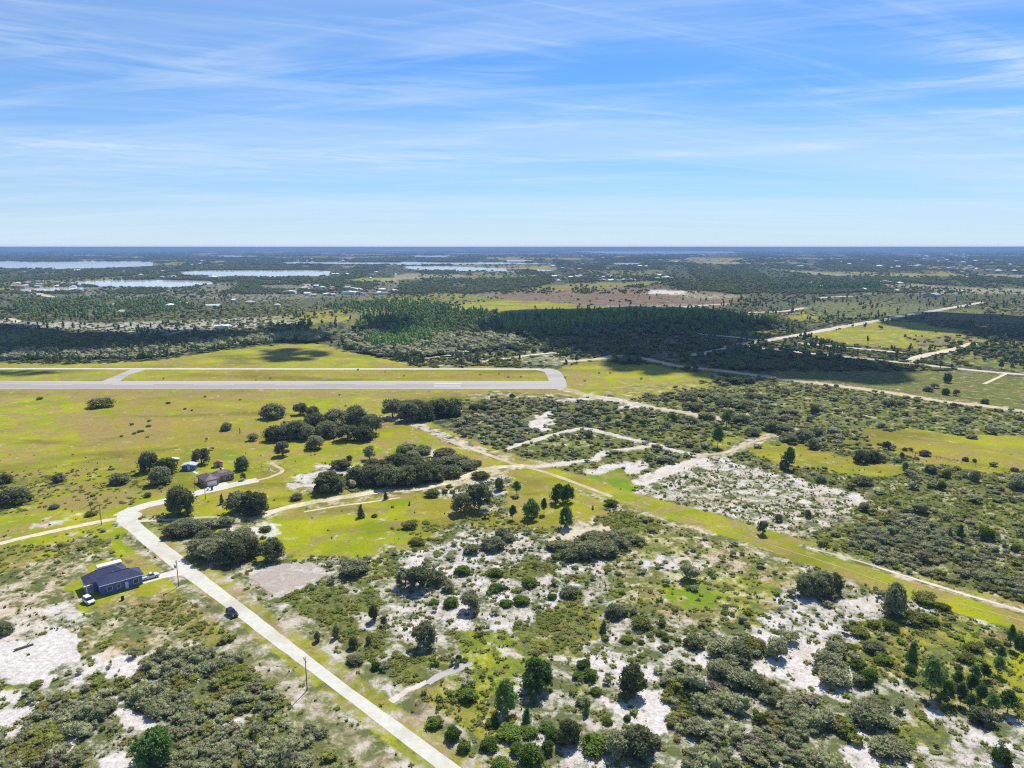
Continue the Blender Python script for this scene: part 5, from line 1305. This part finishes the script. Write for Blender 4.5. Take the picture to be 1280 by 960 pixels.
MB().prism([(-.3, .7), (-.25, 1.12), (1.15, 1.12), (2.3, 1.0), (2.6, .7)], -.94, .94).build('hood', M_silver, c, .03)
MB().prism([(-.28, 1.1), (-.15, 1.62), (.75, 1.62), (1.25, 1.1)], -.86, .86, .12).build('window', M_glass, c)
MB().box(-.2, .72, -.74, .74, 1.61, 1.74, .06, .06).build('roof', M_silver, c)
bd = MB(); bd.box(-2.6, -.32, -.95, -.85, .72, 1.12); bd.box(-2.6, -.32, .85, .95, .72, 1.12); bd.box(-2.6, -2.5, -.84, .84, .72, 1.12); bd.build('bed', M_silver, c)
for sy in (-1, 1): MB().box(2.5, 2.62, sy * .7 - .16, sy * .7 + .16, .7, .86).build('headlight', M_lamp, c)
wheels(c, 5.2, 1.9, .4)

t = empty("box_trailer", HP(5.2, 15.2), HANG); tag(t, "long white box trailer parked behind the new blue house", "trailer")
MB().box(-3.5, 3.4, -1.15, 1.15, .62, 2.95).build('body', M_wht, t, .05)
MB().box(-3.45, 3.35, -1.1, 1.1, 2.96, 3.04, .08, .08).build('roof', M_wht, t)
d = MB().box(2.0, 2.95, -1.2, -1.151, .75, 2.6).build('door', M_black, t); MB().box(2.1, 2.2, -1.24, -1.2, 1.6, 1.75).build('handle', M_metal, d)
MB().tube((3.4, 0, .65), (4.5, 0, .55), .07).build('tow_bar', M_metal, t)
MB().box(-3.3, 3.2, -.6, .6, .45, .62).build('chassis', M_black, t)
for x in (-.5, .45):
    for sy in (-1, 1):
        w_ = MB().tube((x, sy * 1.05 - .12, .36), (x, sy * 1.05 + .12, .36), .36, n=14).build('wheel', M_tyre, t)
        MB().tube((x, sy * 1.05 + sy * .1, .36), (x, sy * 1.05 + sy * .14, .36), .2, n=10).build('rim', M_rim, w_)

# utility poles
def pole(x, y, hpx, label, arm=0.0, extra=None):
    X, Y = G(x, y); k = float(depth(x, y)) / F; ang = PITCH + math.atan((y - CY) / F)
    H_ = hpx * k / math.cos(ang)
    p = empty("utility_pole", (float(X), float(Y), 0), arm); tag(p, label, "utility pole", "utility poles")
    MB().tube((0, 0, -.1), (0, 0, H_), .14, .09, 10).build('mast', M_wood, p)
    cr = MB().box(-1.1, 1.1, -.2, -.09, H_ - .75, H_ - .62).build('crossarm', M_wood, p)
    for q in (-1.0, -.5, .5, 1.0): MB().tube((q, -.145, H_ - .62), (q, -.145, H_ - .42), .05, .035, 8).build('insulator', M_metal, cr)
    if extra: MB().tube((.0, -.42, H_ - 2.4), (.0, -.42, H_ - 1.5), .24, n=12).build('transformer', M_metal, p)
pole(384, 863, 38, "utility pole beside the main road, next to the dense grey thicket", R(-55))
pole(223.5, 733, 31, "utility pole at the end of the new house's driveway", R(-55), True)
pole(127, 656, 26, "utility pole at the junction of main road and west track", R(30))
pole(115, 647, 17, "shorter pole standing in rough grass left of the junction pole", R(30))
pole(244, 614, 17, "utility pole at the left in front of the old house", R(20))
pole(257, 624, 21, "utility pole at the side street's lower edge opposite the old house", R(20))
X, Y = G(300, 542); p = empty("fence_post", (float(X), float(Y), 0)); tag(p, "single dark wooden post in the meadow, right of the lone bush", "post")
MB().tube((0, 0, -.1), (0, 0, 3.2), .25, .2, 8).build('mast', M_wood, p)
# pasture fence and old wire fence of the meadow
def fence(name, px, step, label, hh=1.3, rails=(.5, .9, 1.25), r=.07):
    P = Gp(px); seg = np.linalg.norm(np.diff(P, axis=0), axis=1); s = np.concatenate([[0], np.cumsum(seg)]); n = int(s[-1] / step)
    q = np.linspace(0, s[-1], n + 1); X = np.interp(q, s, P[:, 0]); Y = np.interp(q, s, P[:, 1])
    f = empty(name, (float(X[0]), float(Y[0]), 0)); tag(f, label, "fence")
    for i in range(n + 1): MB().tube((X[i] - X[0], Y[i] - Y[0], -.05), (X[i] - X[0], Y[i] - Y[0], hh), r * 1.3, r, 6).build('post', M_wood, f)
    w_ = MB()
    for zz in rails:
        for i in range(n): w_.tube((X[i] - X[0], Y[i] - Y[0], zz), (X[i + 1] - X[0], Y[i + 1] - Y[0], zz), .045, n=4)
    w_.build('rail', M_wood, f)
fence("pasture_fence", [(1112, 561), (1160, 571), (1205, 580), (1250, 588), (1290, 594)], 5, "dark post and rail fence along the pasture's lower edge")
fence("wire_fence", [(50, 588), (110, 578), (170, 568), (222, 562)], 6, "thin wire fence between airfield meadow and the rough grass", 1.2, (.6, 1.1), .05)
many('oak', [(1207, 577, 9, 6), (1218, 578, 6, 5), (1268, 590, 12, 6), (1131, 564, 8, 5), (1138, 564, 8, 5)], "low dark bush growing against the pasture's post and rail fence", "bushes on the pasture fence")
# small things
X, Y = G(218, 710); p = empty("mailbox", (float(X), float(Y), 0), R(35)); tag(p, "small pale mailbox on a post at the road end of driveway", "mailbox")
MB().box(-.06, .06, -.06, .06, 0, 1.05).build('post', M_wood, p); MB().prism([(-.25, 1.06), (.25, 1.06), (.25, 1.3), (.12, 1.42), (-.12, 1.42), (-.25, 1.3)], -.35, .35).build('box', M_wht, p)
def bin_(x, y, label, mat):
    X, Y = G(x, y); p = empty("trash_bin", (float(X), float(Y), .0), R(25)); tag(p, label, "bin")
    MB().box(-.35, .35, -.38, .38, .04, 1.05, -.06, -.06).build('body', mat, p); MB().box(-.44, .44, -.46, .46, 1.06, 1.14, .05, .05).build('lid', mat, p)
bin_(260, 613, "white bin at the kerb in front of the old house", M_wht)
bin_(265, 612.5, "black bin at the kerb in front of the old house", M_black)
bin_(153.5, 750, "small dark bin alone on the lawn in front of the new house", M_black)
P0, P1 = np.array(G(18, 814)), np.array(G(42, 806))
lg = MB().tube((P0[0], P0[1], .3), (P1[0], P1[1], .25), .34, .24, 9); lg.tube((P0[0] * .4 + P1[0] * .6, P0[1] * .4 + P1[1] * .6, .3), (P1[0] - 1.0, P1[1] + 1.0, .9), .12, .05, 6)
tag(lg.build("fallen_log", M_wood), "dark fallen log on the edge of the white sand clearing", "log")
# two white barns out in the scrub, and the far settlements: every building a thing
def far_tpl(w_, d_, e, rise, gable=True):
    mb = MB(); mb.box(-w_ / 2, w_ / 2, -d_ / 2, d_ / 2, -.1, e); nf = len(mb.f)
    if gable: mb.prism([(-w_ / 2 - .5, e + .01), (w_ / 2 + .5, e + .01), (w_ / 2 + .5, e + .15), (0, e + rise), (-w_ / 2 - .5, e + .15)], -d_ / 2 - .5, d_ / 2 + .5)
    else: hip(mb, -w_ / 2 - .5, w_ / 2 + .5, -d_ / 2 - .5, d_ / 2 + .5, e + .2, rise, 'x' if w_ > d_ else 'y')
    me = mb.mesh("far_building"); return me, nf
M_fw = [simple("far_wall_" + n, c, .8, .2, .06) for n, c in (('white', (.72, .71, .68)), ('cream', (.62, .55, .45)), ('grey', (.45, .45, .46)))]
M_fr = [simple("far_roof_" + n, c, .8, .2, .1) for n, c in (('white', (.78, .78, .76)), ('tan', (.5, .42, .34)), ('grey', (.4, .4, .42)), ('brown', (.25, .2, .18)), ('terracotta', (.5, .24, .15)))]
FT = []
for dims in ((14, 10, 3, 2.2, False), (18, 11, 3.2, 2.5, False), (24, 14, 4.5, 2, True), (12, 9, 3, 2.4, True), (44, 22, 7, 2.5, True)):
    row = []
    for k in range(6):
        me, nf = far_tpl(*dims); me.materials.append(M_fw[k % 3]); me.materials.append(M_fr[(0, 1, 2, 3, 0, 4)[k]])
        mi = np.zeros(len(me.polygons), np.int32); mi[nf:] = 1; me.polygons.foreach_set('material_index', mi); row.append(me)
    FT.append(row)
def far_building(name, x, y, dim, colr, label, group, rz=None, s=1.0, cat="building"):
    X, Y = G(x, y); o = bpy.data.objects.new(name, FT[dim][colr]); col.objects.link(o)
    o.location = (float(X), float(Y), 0); o.rotation_euler = (0, 0, random.uniform(0, 3.14) if rz is None else rz); o.scale = (s, s, s)
    return tag(o, label, cat, group)
far_building("barn", 277, 410.5, 2, 0, "larger of two white barns in the mottled scrub, left one", None, R(20), .7, "barn")
far_building("barn", 284, 409.5, 3, 0, "smaller white barn in the mottled scrub, touching the larger one", None, R(20), .8, "barn")
far_building("warehouse", 262, 349, 4, 0, "long white building on the shore of the narrow lake", None, 0, 1.1)
far_building("terracotta_roofed_building", 25, 360.5, 4, 5, "big building with terracotta roof at the edge of the lakeside town", None, 0, .8)
far_building("terracotta_roofed_building", 13, 359, 2, 5, "low terracotta-roofed building next to the big terracotta one", None, 0, .9)
def town(poly, n, seed, label, group, dims=(0, 1, 3), big=.1, s=1.0):
    g = random.Random(seed); P = np.array(poly, float); k = 0
    while k < n:
        x = g.uniform(P[:, 0].min(), P[:, 0].max()); y = g.uniform(P[:, 1].min(), P[:, 1].max())
        if not inside(np.array([x]), np.array([y]), P)[0]: continue
        X, Y = G(x, y)
        if any(inside(np.array([float(X)]), np.array([float(Y)]), wp)[0] for wp in WPOLY): k += .1; continue
        far_building("far_house", x, y, 2 if g.random() < big else g.choice(dims), g.choice((0, 0, 0, 1, 2, 4, 3)), label, group, g.uniform(0, 3.1), s * g.uniform(.85, 1.2), "house"); k += 1
town([(675, 346), (720, 345), (830, 344), (848, 347), (830, 351.5), (760, 353), (690, 352)], 34, 1, "pale house in the compact far settlement beyond the purple-brown field", "houses of the settlement beyond the brown field", big=.25)
town([(345, 361), (400, 357), (440, 357), (500, 361), (500, 367), (450, 370), (370, 371)], 28, 2, "pale house in the far row of white roofs beyond the pines", "houses of the white row beyond the pines", big=.3)
town([(-10, 350), (60, 352), (125, 358), (130, 362), (60, 359), (-10, 366)], 16, 3, "house in the lakeside town south of the large bright lake", "houses of the lakeside town", big=.25)
town([(0, 336), (120, 338), (225, 340), (230, 349), (110, 349), (0, 348)], 22, 4, "house among trees between the two western lakes", "houses between the western lakes", big=.15)
town([(400, 343), (470, 340), (500, 343), (480, 348), (410, 351)], 10, 5, "house at the bright green field between the lakes", "houses by the bright green field", big=.2)
town([(960, 316), (1280, 315), (1290, 340), (1180, 342), (1000, 338)], 46, 6, "white building scattered in the hazy forest below the eastern horizon", "buildings of the hazy eastern forest", (0, 1, 3, 2), .35, 1.5)
town([(640, 318), (900, 318), (940, 336), (700, 338)], 26, 7, "pale building in the forest south of the long horizon lake", "buildings by the horizon lake", (0, 1, 2), .3, 1.4)
town([(210, 326), (500, 322), (520, 330), (240, 334)], 16, 8, "pale house in woodland north of the narrow western lake", "houses north of the narrow lake", (0, 1, 2), .2, 1.2)
town([(1000, 345), (1270, 345), (1270, 372), (1020, 372)], 14, 9, "small white house lost in the eastern woodland above the long road", "houses above the long road", (0, 3), .1)
town([(100, 398), (330, 388), (480, 366), (330, 374), (90, 384)], 8, 10, "small house under the trees beyond the mottled scrub", "houses beyond the mottled scrub", (0, 3), 0)
for x, y, s, lb in ((1160, 321, 1.8, "largest white warehouse, under the eastern horizon"), (1190, 318.6, 1.6, "long white warehouse just under the eastern horizon line"), (1150, 334, 1.3, "wide low white building below the largest eastern warehouse"), (1206, 318.6, 1.4, "white warehouse right beside the long one under the horizon")):
    far_building("warehouse", x, y, 4, 0, lb, None, R(10), s)
# ------------------------------------------------------------------ fair-weather cumulus high over the plain; their shadows lie on the land
M_cloud = bpy.data.materials.new("cloud_white"); nt = NT(M_cloud)
dd = nt.new('ShaderNodeBsdfDiffuse'); dd.inputs[0].default_value = (.85, .86, .88, 1)
oo = nt.new('ShaderNodeOutputMaterial'); nt.put(oo.inputs['Surface'], dd.outputs[0])
def cloud(px, alt, n, seed, size=.9, warp=1.0):
    """a lumpy cloud whose shadow covers the outlined ground"""
    P = Gp(px); g = np.random.default_rng(seed)
    x0, y0 = P.min(0); x1, y1 = P.max(0); k = math.sqrt(abs(np.sum(P[:, 0] * np.roll(P[:, 1], -1) - P[:, 1] * np.roll(P[:, 0], -1)) / 2))
    t = Tri(); c = 0; tries = 0
    off = SUN[:2] / SUN[2] * alt
    while c < n and tries < 60000:
        tries += 1
        x = g.uniform(x0, x1); y = g.uniform(y0, y1)
        r = k * size * g.uniform(.03, .1) if c > n * .35 else k * size * g.uniform(.09, .17)
        e = np.array([[x, y], [x + r * .7, y], [x - r * .7, y], [x, y + r * .7], [x, y - r * .7]])
        if not inside(e[:, 0], e[:, 1], P).all(): 
            if c <= n * .35 or not inside(e[:1, 0], e[:1, 1], P)[0]: continue
            r *= .5
        t.blob((x + off[0], y + off[1], alt + r * g.uniform(-.1, .5)), (r, r, r * .62), 2, .12, g); c += 1
    V, Fc = t.get(); o = link_mesh("cloud", np_mesh("cloud", V, Fc), [M_cloud]); tag(o, kind='stuff')
cloud([(620, 396), (640, 388), (760, 385), (860, 384), (900, 388), (960, 404), (950, 424), (900, 436), (960, 440), (1040, 447), (1120, 458), (1145, 468), (1080, 476), (980, 468), (900, 458), (800, 444), (730, 444), (690, 432), (640, 420), (610, 412)], 900, 300, 1)
cloud([(742, 452), (800, 447), (880, 456), (960, 470), (930, 480), (890, 474), (850, 470), (800, 468), (765, 462)], 800, 120, 2)
cloud([(-120, 408), (20, 404), (60, 412), (150, 416), (200, 410), (300, 414), (330, 424), (280, 432), (200, 434), (120, 440), (40, 446), (-120, 448)], 1000, 220, 3)
cloud([(330, 408), (380, 404), (410, 416), (420, 428), (380, 430), (320, 424)], 900, 90, 4)
cloud([(1092, 398), (1160, 390), (1290, 394), (1420, 400), (1420, 430), (1290, 428), (1240, 424), (1180, 416), (1110, 408)], 1000, 180, 5)
cloud([(440, 412), (480, 398), (520, 404), (520, 420), (490, 428), (450, 424)], 900, 90, 6)
cloud([(322, 438), (360, 434), (415, 440), (400, 450), (350, 453), (325, 450)], 800, 90, 7)
cloud([(-20, 462), (60, 463), (80, 466), (30, 470), (-20, 469)], 800, 60, 8)
